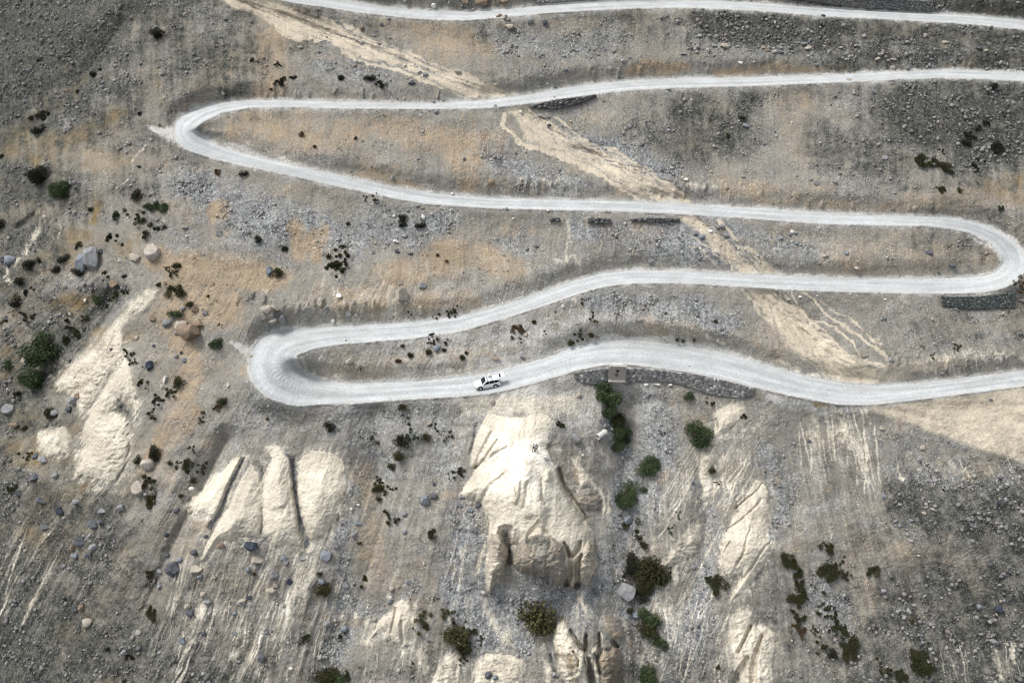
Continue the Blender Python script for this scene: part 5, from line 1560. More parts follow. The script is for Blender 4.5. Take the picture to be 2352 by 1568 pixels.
# frame: x, y, r, colour, form (d dense, m low mat, s sparse, t tuft), height factor
SH = {
    '1': [(1070, 225, 50, K, 'd'), (640, 506, 28, K, 'd'), (685, 478, 18, K, 'd'), (285, 790, 36, K, 'm'), (215, 806, 20, K, 'd'), (268, 890, 45, K, 'd'), (455, 712, 19, K, 'm'), (285, 1195, 88, K, 'd'), (412, 1292, 86, G, 'd'), (935, 1335, 46, K, 'd'), (1098, 1412, 42, G, 'm'), (1030, 1395, 36, G, 'm'), (830, 1455, 42, G, 's'), (945, 1490, 38, OL, 's'), (625, 1432, 22, K, 'd'), (1665, 1188, 28, K, 'd'), (955, 770, 14, K, 'm'), (270, 410, 18, K, 'd'), (950, 1140, 14, K, 'd'), (868, 1002, 12, K, 'd'), (530, 625, 16, K, 'd'), (595, 582, 10, K, 'd'), (1725, 410, 19, OL, 'd'), (1738, 360, 13, OL, 'd'), (1762, 415, 10, OL, 'd'), (1900, 440, 20, K, 's'), (1985, 335, 12, K, 'd'), (1905, 572, 28, K, 'm'), (1940, 540, 18, K, 'm'), (2000, 522, 18, K, 'm'), (1855, 612, 14, K, 'd'), (2330, 530, 26, K, 'd'), (2065, 916, 22, RU, 'd'), (2150, 1000, 15, OL, 'd'), (1490, 1170, 19, RU, 'm'), (885, 820, 11, K, 'd'), (1145, 812, 8, K, 'd'), (105, 912, 11, K, 'd'), (1375, 450, 10, K, 'd'), (10, 1530, 44, K, 'd'), (5, 1070, 24, K, 'd'), (1105, 712, 10, K, 'd'), (895, 1080, 9, K, 'd'), (685, 895, 8, K, 'd'), (820, 345, 9, K, 'd'), (445, 630, 11, K, 'd'), (400, 650, 9, K, 'd'), (650, 555, 9, K, 'd')],
    '2': [(200, 535, 38, K, 'd'), (270, 580, 26, K, 'm'), (14, 530, 20, K, 'd'), (440, 1488, 34, K, 'd'), (430, 1530, 30, K, 'd'), (545, 1540, 36, K, 'd'), (55, 1527, 15, K, 'd'), (8, 1425, 12, K, 'd'), (165, 1352, 14, K, 's'), (235, 1345, 22, OL, 's'), (250, 1380, 10, K, 'd'), (1575, 355, 11, K, 'd'), (105, 945, 14, K, 'd'), (38, 962, 8, K, 'd'), (155, 968, 12, K, 'd'), (112, 1076, 9, K, 'd'), (285, 1180, 8, K, 'd'), (388, 1240, 8, K, 'd'), (315, 1150, 9, K, 'd'), (250, 762, 10, K, 'd'), (298, 790, 10, K, 'd'), (1925, 857, 7, K, 'd'), (240, 1232, 10, OL, 'd'), (370, 1100, 7, K, 'd'), (265, 1035, 9, K, 'd'), (225, 1000, 10, OL, 'd')],
    '3': [(425, 803, 24, K, 'd'), (325, 925, 19, OL, 'd'), (2155, 588, 26, K, 'd'), (2085, 835, 22, K, 'm'), (2030, 872, 24, K, 'm'), (1992, 920, 32, K, 'm'), (1962, 972, 32, K, 'd'), (2165, 990, 40, K, 'm'), (2175, 1038, 26, K, 'd'), (1672, 1090, 44, OL, 'm'), (1730, 1110, 40, OL, 'm'), (1832, 1135, 36, OL, 'm'), (2040, 1110, 36, K, 's'), (1785, 1032, 16, K, 's'), (1780, 1292, 24, OL, 'm'), (1912, 1300, 20, OL, 'd'), (1420, 1062, 12, OL, 'd'), (2345, 670, 14, K, 'd'), (1498, 1238, 12, OL, 'd'), (2190, 1418, 18, OL, 'm'), (590, 986, 9, K, 'd'), (985, 1035, 10, K, 's'), (1905, 1462, 8, K, 'd')],
    '4': [(435, 230, 42, K, 'd'), (375, 305, 36, K, 'd'), (200, 270, 42, K, 'd'), (268, 236, 22, K, 'd'), (532, 318, 44, K, 'd'), (140, 375, 42, K, 'd'), (115, 518, 50, K, 'd'), (200, 440, 28, K, 's'), (665, 508, 42, G, 'd'), (1205, 278, 32, OL, 'd'), (1185, 322, 26, OL, 's'), (1195, 458, 54, OL, 'm'), (300, 845, 150, G, 'd'), (210, 1035, 112, G, 'd'), (48, 965, 52, G, 'd'), (1195, 605, 44, G, 'd'), (1285, 540, 32, OL, 'd'), (1475, 808, 44, G, 'd'), (880, 865, 28, OL, 's'), (905, 935, 24, OL, 's'), (1215, 1075, 44, OL, 'd'), (1170, 1140, 30, OL, 's'), (1510, 1200, 40, OL, 'd'), (1490, 1250, 24, RU, 'm'), (1050, 1545, 46, K, 'd'), (1050, 1280, 32, OL, 's'), (1080, 1190, 32, OL, 's'), (985, 1080, 30, OL, 's'), (120, 1150, 26, K, 'd'), (345, 1265, 42, OL, 'm'), (160, 1390, 28, OL, 'd'), (582, 640, 20, OL, 's'), (540, 700, 44, OL, 's'), (490, 760, 40, OL, 's'), (850, 350, 20, K, 'd'), (815, 470, 44, OL, 's'), (755, 530, 30, OL, 's'), (775, 80, 34, K, 's'), (1040, 42, 46, OL, 's'), (1382, 1277, 14, RU, 'd'), (1905, 322, 38, OL, 'd'), (2280, 220, 50, OL, 's'), (2300, 300, 50, OL, 's'), (2335, 230, 40, K, 's'), (2255, 1375, 36, K, 'd'), (2310, 1288, 10, K, 'd'), (1085, 405, 18, K, 'd'), (1145, 288, 16, OL, 's'), (1420, 486, 13, OL, 'd'), (1480, 518, 12, OL, 's'), (1550, 405, 10, OL, 'd'), (1450, 540, 9, K, 'd'), (190, 610, 36, OL, 's'), (465, 625, 24, OL, 's'), (30, 640, 24, K, 's'), (545, 132, 24, OL, 'm'), (835, 130, 14, K, 'd'), (720, 345, 28, OL, 's'), (1765, 95, 28, K, 'd'), (1940, 155, 18, K, 'm'), (1830, 1320, 14, RU, 'd'), (1305, 1530, 20, OL, 's'), (1270, 1528, 10, K, 'd'), (1215, 1540, 9, K, 'd'), (1370, 1330, 18, OL, 's'), (1610, 445, 8, RU, 'd'), (1508, 683, 14, OL, 's'), (2315, 1405, 10, K, 'd'), (130, 1555, 14, K, 'd'), (2090, 1280, 7, K, 'd')],
    '5': [(1215, 715, 36, RU, 'm'), (1178, 768, 14, RU, 'd'), (1230, 790, 16, OL, 's'), (645, 772, 28, OL, 's'), (622, 800, 20, OL, 's'), (602, 866, 21, OL, 't'), (486, 882, 21, OL, 't'), (397, 925, 20, RU, 't'), (835, 900, 21, OL, 't'), (866, 870, 14, OL, 't'), (715, 850, 16, OL, 't'), (735, 790, 18, OL, 's'), (432, 1248, 34, OL, 'd'), (447, 1312, 24, RU, 's'), (590, 1455, 38, OL, 'd'), (635, 1380, 22, OL, 's'), (430, 1490, 58, K, 'd'), (735, 1430, 26, OL, 's'), (500, 1415, 36, G, 's'), (1578, 800, 26, OL, 'd'), (1640, 755, 30, OL, 's'), (1718, 748, 24, OL, 'd'), (2308, 780, 17, G, 'd'), (1500, 1350, 20, OL, 'm'), (1522, 1372, 16, OL, 'm'), (343, 1315, 10, RU, 'd'), (140, 978, 14, RU, 's'), (800, 565, 22, OL, 's'), (762, 600, 24, OL, 's'), (660, 620, 20, OL, 's'), (425, 820, 13, RU, 't'), (466, 822, 10, RU, 't'), (1325, 660, 16, OL, 't'), (1398, 735, 14, RU, 's'), (1620, 680, 12, OL, 'd'), (1672, 520, 20, OL, 's'), (1740, 632, 26, OL, 's'), (218, 1452, 15, OL, 'd'), (258, 1485, 16, RU, 'd'), (237, 1355, 8, K, 'd'), (762, 1340, 10, K, 'd'), (725, 243, 14, RU, 'd'), (668, 203, 13, K, 'd'), (938, 224, 8, K, 'd'), (1120, 210, 11, OL, 'd'), (1146, 312, 9, OL, 'd'), (1143, 415, 9, OL, 'd'), (1185, 385, 9, OL, 'd'), (970, 380, 9, OL, 's'), (235, 262, 9, K, 'd'), (2205, 1410, 14, OL, 's'), (40, 788, 12, G, 'd'), (680, 745, 8, K, 'd'), (120, 872, 9, OL, 'd'), (475, 605, 18, OL, 's'), (1990, 512, 10, G, 's'), (1885, 635, 10, RU, 's'), (1690, 788, 9, OL, 'd'), (1755, 765, 12, OL, 's'), (775, 970, 10, OL, 's'), (20, 170, 30, OL, 's'), (10, 300, 26, OL, 's'), (345, 660, 7, K, 'd'), (368, 625, 8, K, 'd'),
          (1830, 1170, 84, G, 'd'), (1800, 1110, 56, G, 'd'), (1840, 1250, 66, G, 'd'), (1885, 1330, 60, OL, 'd'), (1900, 1400, 66, G, 'd'), (1945, 1440, 54, G, 'd'), (1900, 1490, 60, G, 'd')],
    '6': [(62, 1165, 36, G, 'd'), (200, 1205, 24, OL, 's'), (430, 1305, 22, OL, 'm'), (138, 1425, 106, G, 'd'), (2335, 410, 44, RU, 's'), (245, 655, 14, OL, 'd'), (22, 790, 15, G, 'd'), (97, 782, 14, G, 'd'), (592, 768, 9, G, 'd'), (1900, 835, 20, OL, 's'), (1735, 895, 16, OL, 's'), (395, 672, 10, OL, 's'), (168, 690, 8, OL, 'd'), (1845, 945, 7, K, 'd')],
    '7': [(1020, 190, 46, OL, 's'), (1020, 310, 48, OL, 'm'), (945, 40, 32, OL, 'd'), (1060, 20, 34, OL, 'd'), (1295, 75, 36, OL, 'm'), (1325, 180, 26, OL, 'd'), (1160, 60, 19, OL, 'd'), (1242, 290, 18, OL, 'd'), (1045, 1090, 42, OL, 'm'), (1025, 812, 24, OL, 'm'), (1010, 870, 18, OL, 's'), (2195, 930, 58, OL, 'd'), (2185, 820, 20, OL, 'd'), (2225, 1530, 86, OL, 'd'), (2310, 1545, 60, G, 'd'), (2100, 1265, 24, OL, 'm'), (737, 1335, 16, K, 'd'), (885, 1392, 24, K, 'm'), (85, 222, 30, OL, 'm'), (1225, 75, 24, OL, 's'), (545, 1275, 12, K, 'd'), (770, 905, 12, RU, 's'), (930, 910, 10, RU, 'd'), (1740, 820, 14, OL, 'd'), (850, 1555, 20, OL, 'd'), (490, 1310, 9, OL, 'd'), (190, 15, 22, OL, 's'), (1385, 100, 30, OL, 's')],
    '8': [(2095, 105, 78, G, 'd'), (2150, 60, 44, G, 'd'), (1968, 288, 88, G, 'd'), (2072, 245, 28, G, 'd'), (1990, 540, 66, OL, 's'), (1995, 755, 72, K, 'd'), (2145, 790, 98, OL, 't'), (2085, 880, 66, OL, 'd'), (2060, 960, 58, K, 'd'), (2110, 1110, 74, G, 'd'), (2120, 1190, 66, OL, 'd'), (2185, 1295, 58, G, 'd'), (2110, 1500, 70, G, 'd'), (1360, 1105, 128, ST, 't'), (790, 1235, 80, ST, 't'), (845, 1330, 54, OL, 't'), (868, 1190, 32, OL, 's'), (926, 1215, 17, G, 'd'), (950, 1300, 22, OL, 's'), (968, 1255, 18, G, 's'), (258, 240, 42, OL, 'd'), (335, 255, 28, OL, 's'), (270, 190, 28, OL, 's'), (355, 430, 36, OL, 's'), (640, 545, 30, OL, 'm'), (145, 882, 36, OL, 's'), (835, 115, 26, OL, 'm'), (770, 150, 26, OL, 's'), (355, 88, 28, OL, 'd'), (565, 1110, 40, ST, 's'), (550, 1200, 38, ST, 's'), (740, 1090, 36, ST, 's'), (1978, 1072, 23, OL, 'd'), (1930, 855, 20, OL, 's'), (1880, 880, 13, G, 'd'), (400, 10, 42, OL, 'd'), (130, 610, 16, OL, 'd'), (650, 600, 10, OL, 'd'), (655, 995, 14, OL, 's'), (485, 1445, 16, OL, 's'), (265, 305, 22, OL, 'd'), (800, 1105, 10, K, 'd'), (775, 1155, 14, K, 'd'), (5, 1540, 40, OL, 's'), (2300, 410, 22, G, 's'), (815, 1430, 16, RU, 's'), (25, 1240, 22, OL, 's'), (850, 1400, 22, OL, 's'), (2270, 520, 20, G, 's')],
    '9': [(1000, 645, 42, OL, 'm'), (1004, 782, 54, OL, 'm'), (1115, 770, 36, OL, 's'), (1138, 832, 24, OL, 's'), (748, 715, 40, OL, 'm'), (765, 765, 34, OL, 'm'), (795, 815, 32, OL, 'm'), (832, 895, 30, OL, 'm'), (790, 965, 44, OL, 'm'), (855, 975, 22, OL, 's'), (985, 945, 16, OL, 'd'), (1015, 1045, 28, OL, 's'), (1035, 1110, 34, OL, 's'), (1050, 1165, 30, OL, 's'), (1100, 1212, 36, OL, 'm'), (1150, 1290, 52, OL, 'm'), (1140, 1352, 46, OL, 'm'), (1048, 1365, 40, K, 'd'), (942, 1085, 19, OL, 'd'), (800, 1105, 46, OL, 's'), (812, 1195, 36, RU, 's'), (1340, 810, 36, OL, 'm'), (1452, 855, 13, OL, 'd'), (285, 888, 52, OL, 'm'), (195, 850, 20, OL, 'm'), (260, 1457, 17, OL, 'd'), (1655, 1390, 58, OL, 'm'), (1665, 1440, 56, OL, 'm'), (1692, 1480, 36, OL, 's'), (1520, 1535, 38, OL, 'm'), (1400, 1450, 38, OL, 's'), (222, 112, 26, OL, 'd'), (262, 190, 16, OL, 's'), (938, 1362, 13, OL, 'd'), (922, 1205, 20, OL, 's'), (910, 910, 18, RU, 's'), (1680, 1290, 24, OL, 's'), (960, 1290, 28, OL, 's'), (228, 430, 12, G, 's'), (2165, 1168, 12, OL, 's'), (1580, 1140, 16, RU, 's'), (1355, 660, 9, K, 'd'), (1270, 662, 8, K, 'd'), (2105, 1165, 14, OL, 's'), (2265, 998, 9, K, 'd'), (1810, 235, 14, OL, 's')]}
FORM = {'d': 'dense', 'm': 'mat', 's': 'sparse', 't': 'tuft'}
FWORD = {'d': 'rounded', 'm': 'low matted', 's': 'sparse patchy', 't': 'tufted'}
MWORD = {G: 'dark green', K: 'blackish', OL: 'olive', ST: 'straw-coloured', RU: 'rusty brown'}
SPS = {('4', 300): "biggest dark green bush at the left edge of the slope", ('4', 210): "dark green bush just below the biggest bush at left", ('6', 138): "large round dark green bush on bare slope right of the thicket",
       ('8', 1360): "big straw-streaked bush in the hollow below the tan cliff", ('1', 285): None, ('1', 1070): "lone blackish bush high on the upper left slope"}
sitems = []
for k, lst in SH.items():
    for x, y, r, mk, fm in lst:
        ox, oy, s = FR[k]
        X_, Y_ = ox + x * s, oy + y * s
        if not (-20 < X_ < 2372 and -20 < Y_ < 1590):
            continue
        rm = r * s * px2m(X_, Y_)
        sz = "tiny" if rm < .4 else "small" if rm < .8 else "medium-sized" if rm < 1.5 else "large" if rm < 2.6 else "huge"
        lab = SPS.get((k, x)) or "%s %s %s shrub %s" % (sz, FWORD[fm], MWORD[mk], place_words(X_, Y_, ("tallest green bush on the left", "long thicket under the culvert", "straw coloured bush", "olive mats on the right slope") if rm < 0 else ()))
        sitems.append(dict(x=X_, y=Y_, r=rm, mk=mk, fm=fm, label=lab))
sitems.sort(key=lambda q: -q['r'] * FPX / depth(q['x'], q['y']))
SMALL = sitems[292:]
sitems = sitems[:292]
finish_labels(sitems)
for i, it in enumerate(sitems):
    big = it['r'] > 1.6
    r = it['r'] * ((1.2 if it['r'] > 2.4 else 1.42) if it['fm'] == 'd' else 1.5 if it['fm'] in 'ms' else 1.5)
    c = on_ray(it['x'], it['y'], .2 * r if it['fm'] == 'm' else .24 * r)
    h = {'m': .12, 's': .2, 'd': .40, 't': .42}[it['fm']]
    n = surf_normal(it['x'], it['y'])
    up = (Vector((0, 0, 1)) * (.35 if it['fm'] in 'ms' else .8) + n * (.65 if it['fm'] in 'ms' else .2)).normalized()
    loc = c - up * h * r
    q = up.to_track_quat('Z', 'Y') @ Euler((0, 0, random.uniform(0, 6.28))).to_quaternion()
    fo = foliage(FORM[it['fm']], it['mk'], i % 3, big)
    s = r * random.uniform(.94, 1.06)
    if it['r'] < .75 or it['fm'] in 'ms':
        o = link("shrub", fo)
        root = o
    else:
        root = bpy.data.objects.new("shrub", None)
        COL.objects.link(root)
        link("foliage", fo, root)
        link("stems", _sm[i % 3], root, STEM)
    root.location = loc
    root.rotation_mode = 'QUATERNION'
    root.rotation_quaternion = q
    root.scale = (s, s, s * {'m': .8, 's': 1, 'd': 1.0, 't': 1.0}[it['fm']])
    tag(root, it['label'], "shrub", "shrubs growing on the slope")


# past three hundred: the tiniest ones, dotted over the slope, are one object
def tiny_shrubs():
    sp = [(q['x'], q['y'], q['r'], q['mk']) for q in SMALL]
    for n, x0, y0, x1, y1, mk in ((16, 560, 470, 780, 600, K), (12, 790, 480, 950, 580, K), (10, 880, 580, 1190, 680, OL), (10, 800, 320, 930, 430, K), (10, 820, 960, 960, 1100, OL), (8, 370, 650, 560, 740, OL), (14, 270, 560, 460, 900, K), (10, 1700, 330, 2330, 480, K), (12, 1950, 1300, 2340, 1560, K)):
        for i in range(n):
            sp.append((random.uniform(x0, x1), random.uniform(y0, y1), random.uniform(.16, .34), mk))
    vs, ts = [], []
    for i, (x, y, r, mk) in enumerate(sp):
        v, t = leaves(900 + i % 5, 260, 'dense')
        c = on_ray(x, y, .1 * r) - Vector((0, 0, .35 * r))
        vs.append(v * r * 1.35 * np.array([1, 1, 1]) + np.array(c))
        ts.append(t * (.5 if mk == K else 1))
    v = np.concatenate(vs)
    me = mesh_from("tiny_shrubs", v.reshape(-1, 3), np.arange(len(v) * 4).reshape(-1, 4), False)
    at = me.attributes.new("leaf_tone", 'FLOAT', 'POINT')
    at.data.foreach_set("value", np.repeat(np.concatenate(ts), 4).astype(np.float32))
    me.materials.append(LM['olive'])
    tag(link("tiny_shrubs", me), "tiny dark shrubs dotted thinly over the whole slope", "shrubs", kind="stuff")


tiny_shrubs()
print("shrubs", len(sitems), "boulders", len(items))
# ------------------------------------------------------------------ masonry
def masonry_mat(name, a, b, c, gapc):
    g = NT(name)
    at = g.n("SeparateColor")
    g.t.links.new(g.attr("masonry").outputs["Color"], at.inputs[0])
    n = g.noise(g.pos(), 5, 3, .6)
    col = g.mix(at.outputs[0], a, b)
    col = g.mix(g.mapr(at.outputs[0], .8, .92), col, c)
    col = g.mix(g.math('MULTIPLY', n, .25), col, a)
    col = g.mix(at.outputs[1], col, gapc)
    return g.out(col)


MAS = masonry_mat("stone_masonry", (.095, .095, .095), (.36, .355, .34), (.58, .57, .54), (.075, .075, .072))
GAB = masonry_mat("dark_gabion_stone", (.045, .057, .054), (.19, .205, .192), (.38, .37, .34), (.018, .02, .02))
BLK = masonry_mat("black_rubble", (.055, .056, .058), (.21, .208, .20), (.36, .35, .33), (.03, .03, .031))


def wall_mesh(name, top, bot, ns, nt, thick, cell, mat, rough=.12, batter=.22, holes=()):
    def rs(p, n):
        p = np.array(p, float)
        s = np.concatenate([[0], np.cumsum(np.hypot(np.diff(p[:, 0]), np.diff(p[:, 1])))])
        u = np.linspace(0, s[-1], n)
        return np.interp(u, s, p[:, 0]), np.interp(u, s, p[:, 1])
    xt, yt = rs(top, ns)
    xb, yb = rs(bot, ns)
    xt = xt + np.random.default_rng(2).normal(0, .15, ns)
    rows_x, rows_y, rows_d = [], [], []
    db = gsamp(DF, xb, yb)
    _, dyb, _ = ray(xb, yb)
    wy = (db - thick) * dyb
    k = np.hanning(15)
    k /= k.sum()
    wy = np.convolve(np.pad(wy, 7, mode='edge'), k, 'valid')
    rows_x.append(xb)
    rows_y.append(yb + .6)
    rows_d.append(db + .4)
    hm = np.hypot(xt - xb, yt - yb) * db / FPX
    for t in np.linspace(0, 1, nt):
        x = xb + (xt - xb) * t
        y = yb + (yt - yb) * t
        _, dy, _ = ray(x, y)
        d = (wy + batter * hm * t) / dy
        d = np.minimum(d, gsamp(DF, x, y) - .12)
        sm = np.linspace(0, np.hypot(np.diff(xt), np.diff(yt)).sum() * db.mean() / FPX, ns)
        rows_x.append(x)
        rows_y.append(y)
        rows_d.append(d)
    sm = np.linspace(0, np.hypot(np.diff(xt), np.diff(yt)).sum() * db.mean() / FPX, ns)
    U = np.tile(sm, (nt, 1))
    V = np.linspace(0, 1, nt)[:, None] * hm[None, :]
    cd, cv = cellnoise(U / cell, V / (cell * .8), 9)
    cd2, cv2 = cellnoise(U / cell / .55 + 7, V / (cell * .45), 8)
    bumpv = rough * (.55 - cd) * (.5 + cv)
    ed = np.minimum(1, np.minimum(np.linspace(0, 1, ns), np.linspace(1, 0, ns)) * 30)[None, :]
    RX, RY, RDp = np.array(rows_x), np.array(rows_y), np.array(rows_d)
    RDp[1:] -= bumpv * ed
    RX = np.vstack([RX, xt])
    RY = np.vstack([RY, yt - 2.0])
    RDp = np.vstack([RDp, gsamp(DF, xt, yt - 2.0) + .25])
    # closed ends
    ex = lambda A, c: np.concatenate([A[:, :1], A, A[:, -1:]], 1)
    e0 = gsamp(DF, RX[:, :1], RY[:, :1]) + .5
    e1 = gsamp(DF, RX[:, -1:], RY[:, -1:]) + .5
    RDp = np.concatenate([e0, RDp, e1], 1)
    RX, RY = ex(RX, 0), ex(RY, 0)
    a, b, c = ray(RX, RY)
    v = np.stack([a * RDp, b * RDp, CAM_H + c * RDp], -1)
    nr, nc = RX.shape
    ii = np.arange(nr * nc).reshape(nr, nc)
    f = np.stack([ii[:-1, :-1], ii[:-1, 1:], ii[1:, 1:], ii[1:, :-1]], -1).reshape(-1, 4)
    me = mesh_from(name, v.reshape(-1, 3), f, True)
    colr = np.zeros((nr, nc, 4), np.float32)
    colr[1:-1, 1:-1, 0] = np.clip(cv * .7 + cv2 * .3, 0, 1)
    gap = smooth(.50, .78, cd)
    for h in holes:
        hx0, hx1, hy0, hy1 = h
        t_ = np.linspace(0, 1, nt)[:, None]
        s_ = np.linspace(0, 1, ns)[None, :]
        q = smooth(0, .02, s_ - hx0) * smooth(0, .02, hx1 - s_) * smooth(0, .06, t_ - hy0) * smooth(0, .06, hy1 - t_)
        colr[1:-1, 1:-1, 2] = np.maximum(colr[1:-1, 1:-1, 2], q)
    colr[1:-1, 1:-1, 1] = gap
    colr[..., 3] = 1
    colr[0] = colr[1]
    colr[-1] = colr[-2]
    at = me.attributes.new("masonry", 'FLOAT_COLOR', 'POINT')
    at.data.foreach_set("color", colr.reshape(-1))
    me.materials.append(mat)
    return me


w1 = link("retaining_wall", wall_mesh("retaining_wall", fr('W', [(95, 203), (200, 185), (350, 165), (512, 142)]), fr('W', [(110, 262), (230, 326), (360, 334), (512, 318)]), 110, 26, .35, .58, MAS))
tag(w1, "short grey stone retaining wall left of the concrete culvert", "retaining wall", "stone walls holding up the road")
w2 = link("retaining_wall", wall_mesh("retaining_wall", fr('W', [(722, 148), (900, 152), (1050, 164), (1300, 190), (1600, 225), (1900, 292), (2100, 345), (2265, 392)]), fr('W', [(722, 342), (850, 302), (1100, 296), (1350, 325), (1500, 375), (1700, 442), (1850, 472), (2100, 497), (2240, 475)]), 330, 30, .35, .58, MAS))
tag(w2, "long grey stone retaining wall curving away right of the concrete culvert", "retaining wall", "stone walls holding up the road")
w3 = link("gabion_wall", wall_mesh("gabion_wall", fr('G', [(450, 775), (560, 796), (900, 798), (1300, 792), (1700, 750), (2150, 700)]), fr('G', [(480, 1010), (850, 1035), (1000, 1080), (1480, 1082), (1700, 1050), (2160, 1045)]), 170, 30, .4, .42, GAB, .2))
tag(w3, "dark green-black gabion wall under the right hand hairpin bend", "gabion wall", "stone walls holding up the road")
w4 = link("retaining_wall", wall_mesh("retaining_wall", [(1790, -20), (1900, -14), (2000, -6), (2144, 4)], [(1850, 2), (1960, 17), (2060, 23), (2142, 27)], 200, 24, .5, .5, BLK, .3, .1))
tag(w4, "dark stepped stone wall above the right end of the topmost road", "retaining wall", "stone walls holding up the road")
w5 = link("retaining_wall", wall_mesh("retaining_wall", fr('2', [(1345, 6), (1500, 0), (1640, -8), (1760, -22)]), fr('2', [(1345, 22), (1500, 12), (1640, 4), (1760, -8)]), 90, 10, .35, .5, MAS, .2))
tag(w5, "low stone wall above the middle of the topmost road", "retaining wall", "stone walls holding up the road")
w6 = link("rubble_wall", wall_mesh("rubble_wall", fr('2', [(1300, 728), (1380, 705), (1500, 682), (1620, 668), (1750, 650)]), fr('2', [(1300, 738), (1380, 742), (1470, 747), (1620, 716), (1750, 662)]), 120, 20, .5, .7, BLK, .5))
tag(w6, "black dry rubble wall below the second road beside the sand chute", "rubble wall", "stone walls holding up the road")
for pts_t, pts_b, lab in (([(1695, 1496), (1770, 1490), (1850, 1500)], [(1695, 1522), (1770, 1532), (1850, 1528)], "left remnant of dark rubble wall under the third road"),
                          ([(1990, 1498), (2100, 1494), (2320, 1496)], [(1990, 1510), (2100, 1520), (2320, 1514)], "long right remnant of dark rubble wall under the third road"),
                          ([(1432, 1495), (1500, 1490)], [(1432, 1510), (1500, 1515)], "tiny leftmost remnant of dark rubble wall under the third road")):
    o = link("rubble_wall", wall_mesh("rubble_wall", fr('2', pts_t), fr('2', pts_b), 70, 10, .45, .6, BLK, .4))
    tag(o, lab, "rubble wall", "stone walls holding up the road")

# culvert headwall, built upright at the foot of the bank
CONC = plain("weathered_concrete", (.34, .32, .285), .9, .2, .4, 1.6)
CONC2 = plain("pale_concrete", (.72, .71, .68), .8, .2, .08, 3.0)
PIPE = plain("pipe_inside", (.02, .02, .02))
STAIN = plain("damp_stain", (.13, .12, .105), .8, .3, .3, 3)
b0 = on_ray(1416.5, 874.0, .9)
mpp = px2m(1416, 870)
cw, chh = 39 * mpp, 31 * mpp / math.cos(R(39))
cul = empty("culvert", b0, (0, 0, R(-2)))
tag(cul, "square concrete culvert head with dark pipe mouth set between stone walls", "culvert")
bm = bmesh.new()
N_ = 20
ring_o, ring_i = [], []
hc = Vector((0.02, 0, chh * .70))
hr = .30
for i in range(N_):
    a = 2 * math.pi * i / N_
    dx, dz = math.cos(a), math.sin(a)
    k = min((cw / 2) / max(abs(dx), 1e-6), ((chh - hc.z) if dz > 0 else hc.z) / max(abs(dz), 1e-6))
    ring_o.append(bm.verts.new((hc.x + dx * k, 0, hc.z + dz * k)))
    ring_i.append(bm.verts.new((hc.x + dx * hr, 0, hc.z + dz * hr)))
for i in range(N_):
    j = (i + 1) % N_
    bm.faces.new((ring_o[i], ring_o[j], ring_i[j], ring_i[i]))
ex = bmesh.ops.extrude_face_region(bm, geom=list(bm.faces))
bmesh.ops.translate(bm, vec=(0, .5, 0), verts=[v for v in ex['geom'] if isinstance(v, bmesh.types.BMVert)])
link("head_wall", bm_mesh("head_wall", bm), cul, CONC)
bm = bmesh.new()
add_tube(bm, (hc.x, .02, hc.z), (hc.x, 1.4, hc.z), hr, hr, 20)
link("pipe_mouth", bm_mesh("pipe_mouth", bm, True), cul, PIPE)
bm = bmesh.new()
for i in range(7):
    add_box(bm, (random.uniform(-.28, .3), -.004 - .001 * i, hc.z - .55 - .1 * i + random.uniform(-.1, .1)), (random.uniform(.2, .5), .012, random.uniform(.2, .5)), bevel=.004)
link("water_stain", bm_mesh("water_stain", bm), cul, STAIN)
bm = bmesh.new()
add_box(bm, (0, -.25, .06), (cw * 1.0, .5, .16), bevel=.02)
link("sill", bm_mesh("sill", bm), cul, CONC)
bm = bmesh.new()
add_box(bm, (0, .25, chh + .03), (cw * 1.04, .62, .1), bevel=.02)
link("coping", bm_mesh("coping", bm), cul, CONC)
# parapet block on the road edge
pp = P(1418, 841)
par = empty("parapet_block", pp + Vector((0, 0, -.02)), (0, 0, R(2)))
tag(par, "white painted concrete parapet block on the road edge above the culvert", "parapet")
bm = bmesh.new()
add_box(bm, (0, 0, .30), (2.0, .42, .46), bevel=.03)
link("block", bm_mesh("block", bm), par, CONC2)
bm = bmesh.new()
add_box(bm, (.05, -.02, .03), (2.25, .55, .12), bevel=.02)
link("footing", bm_mesh("footing", bm), par, CONC)

# broken concrete pipe section lying on the slope
pc = on_ray(1381.5, 997.5, .55)
m_ = px2m(1381, 997)
pipe = empty("concrete_pipe", pc)
tag(pipe, "broken length of pale concrete pipe lying on the slope below the lowest road", "concrete pipe")
pa, pb = on_ray(1373.5, 1003.5, .5) - pc, on_ray(1390.5, 991.5, .5) - pc
ax = (pb - pa).normalized()
L_ = (pb - pa).length
bm = bmesh.new()
prof = [(-L_ / 2, .52), (L_ / 2 - .25, .52), (L_ / 2 - .2, .60), (L_ / 2, .60), (L_ / 2, .44), (-L_ / 2, .42)]
rings = []
rot = ax.to_track_quat('Z', 'Y')
for z, r in prof:
    rings.append([bm.verts.new(rot @ Vector((math.cos(i / 28 * 6.28319) * r, math.sin(i / 28 * 6.28319) * r, z))) for i in range(28)])
for q in range(6):
    A, B = rings[q], rings[(q + 1) % 6]
    for i in range(28):
        bm.faces.new((A[i], A[(i + 1) % 28], B[(i + 1) % 28], B[i]))
link("pipe_wall", bm_mesh("pipe_wall", bm), pipe, plain("worn_pale_concrete", (.52, .51, .47), .85, .2, .2, 3.0))
bm = bmesh.new()
add_tube(bm, rot @ Vector((0, 0, L_ / 2 + .03)), rot @ Vector((0, 0, L_ / 2 + .3)), .5, .36, 11)
link("broken_end", bm_mesh("broken_end", bm), pipe, RM['white'])

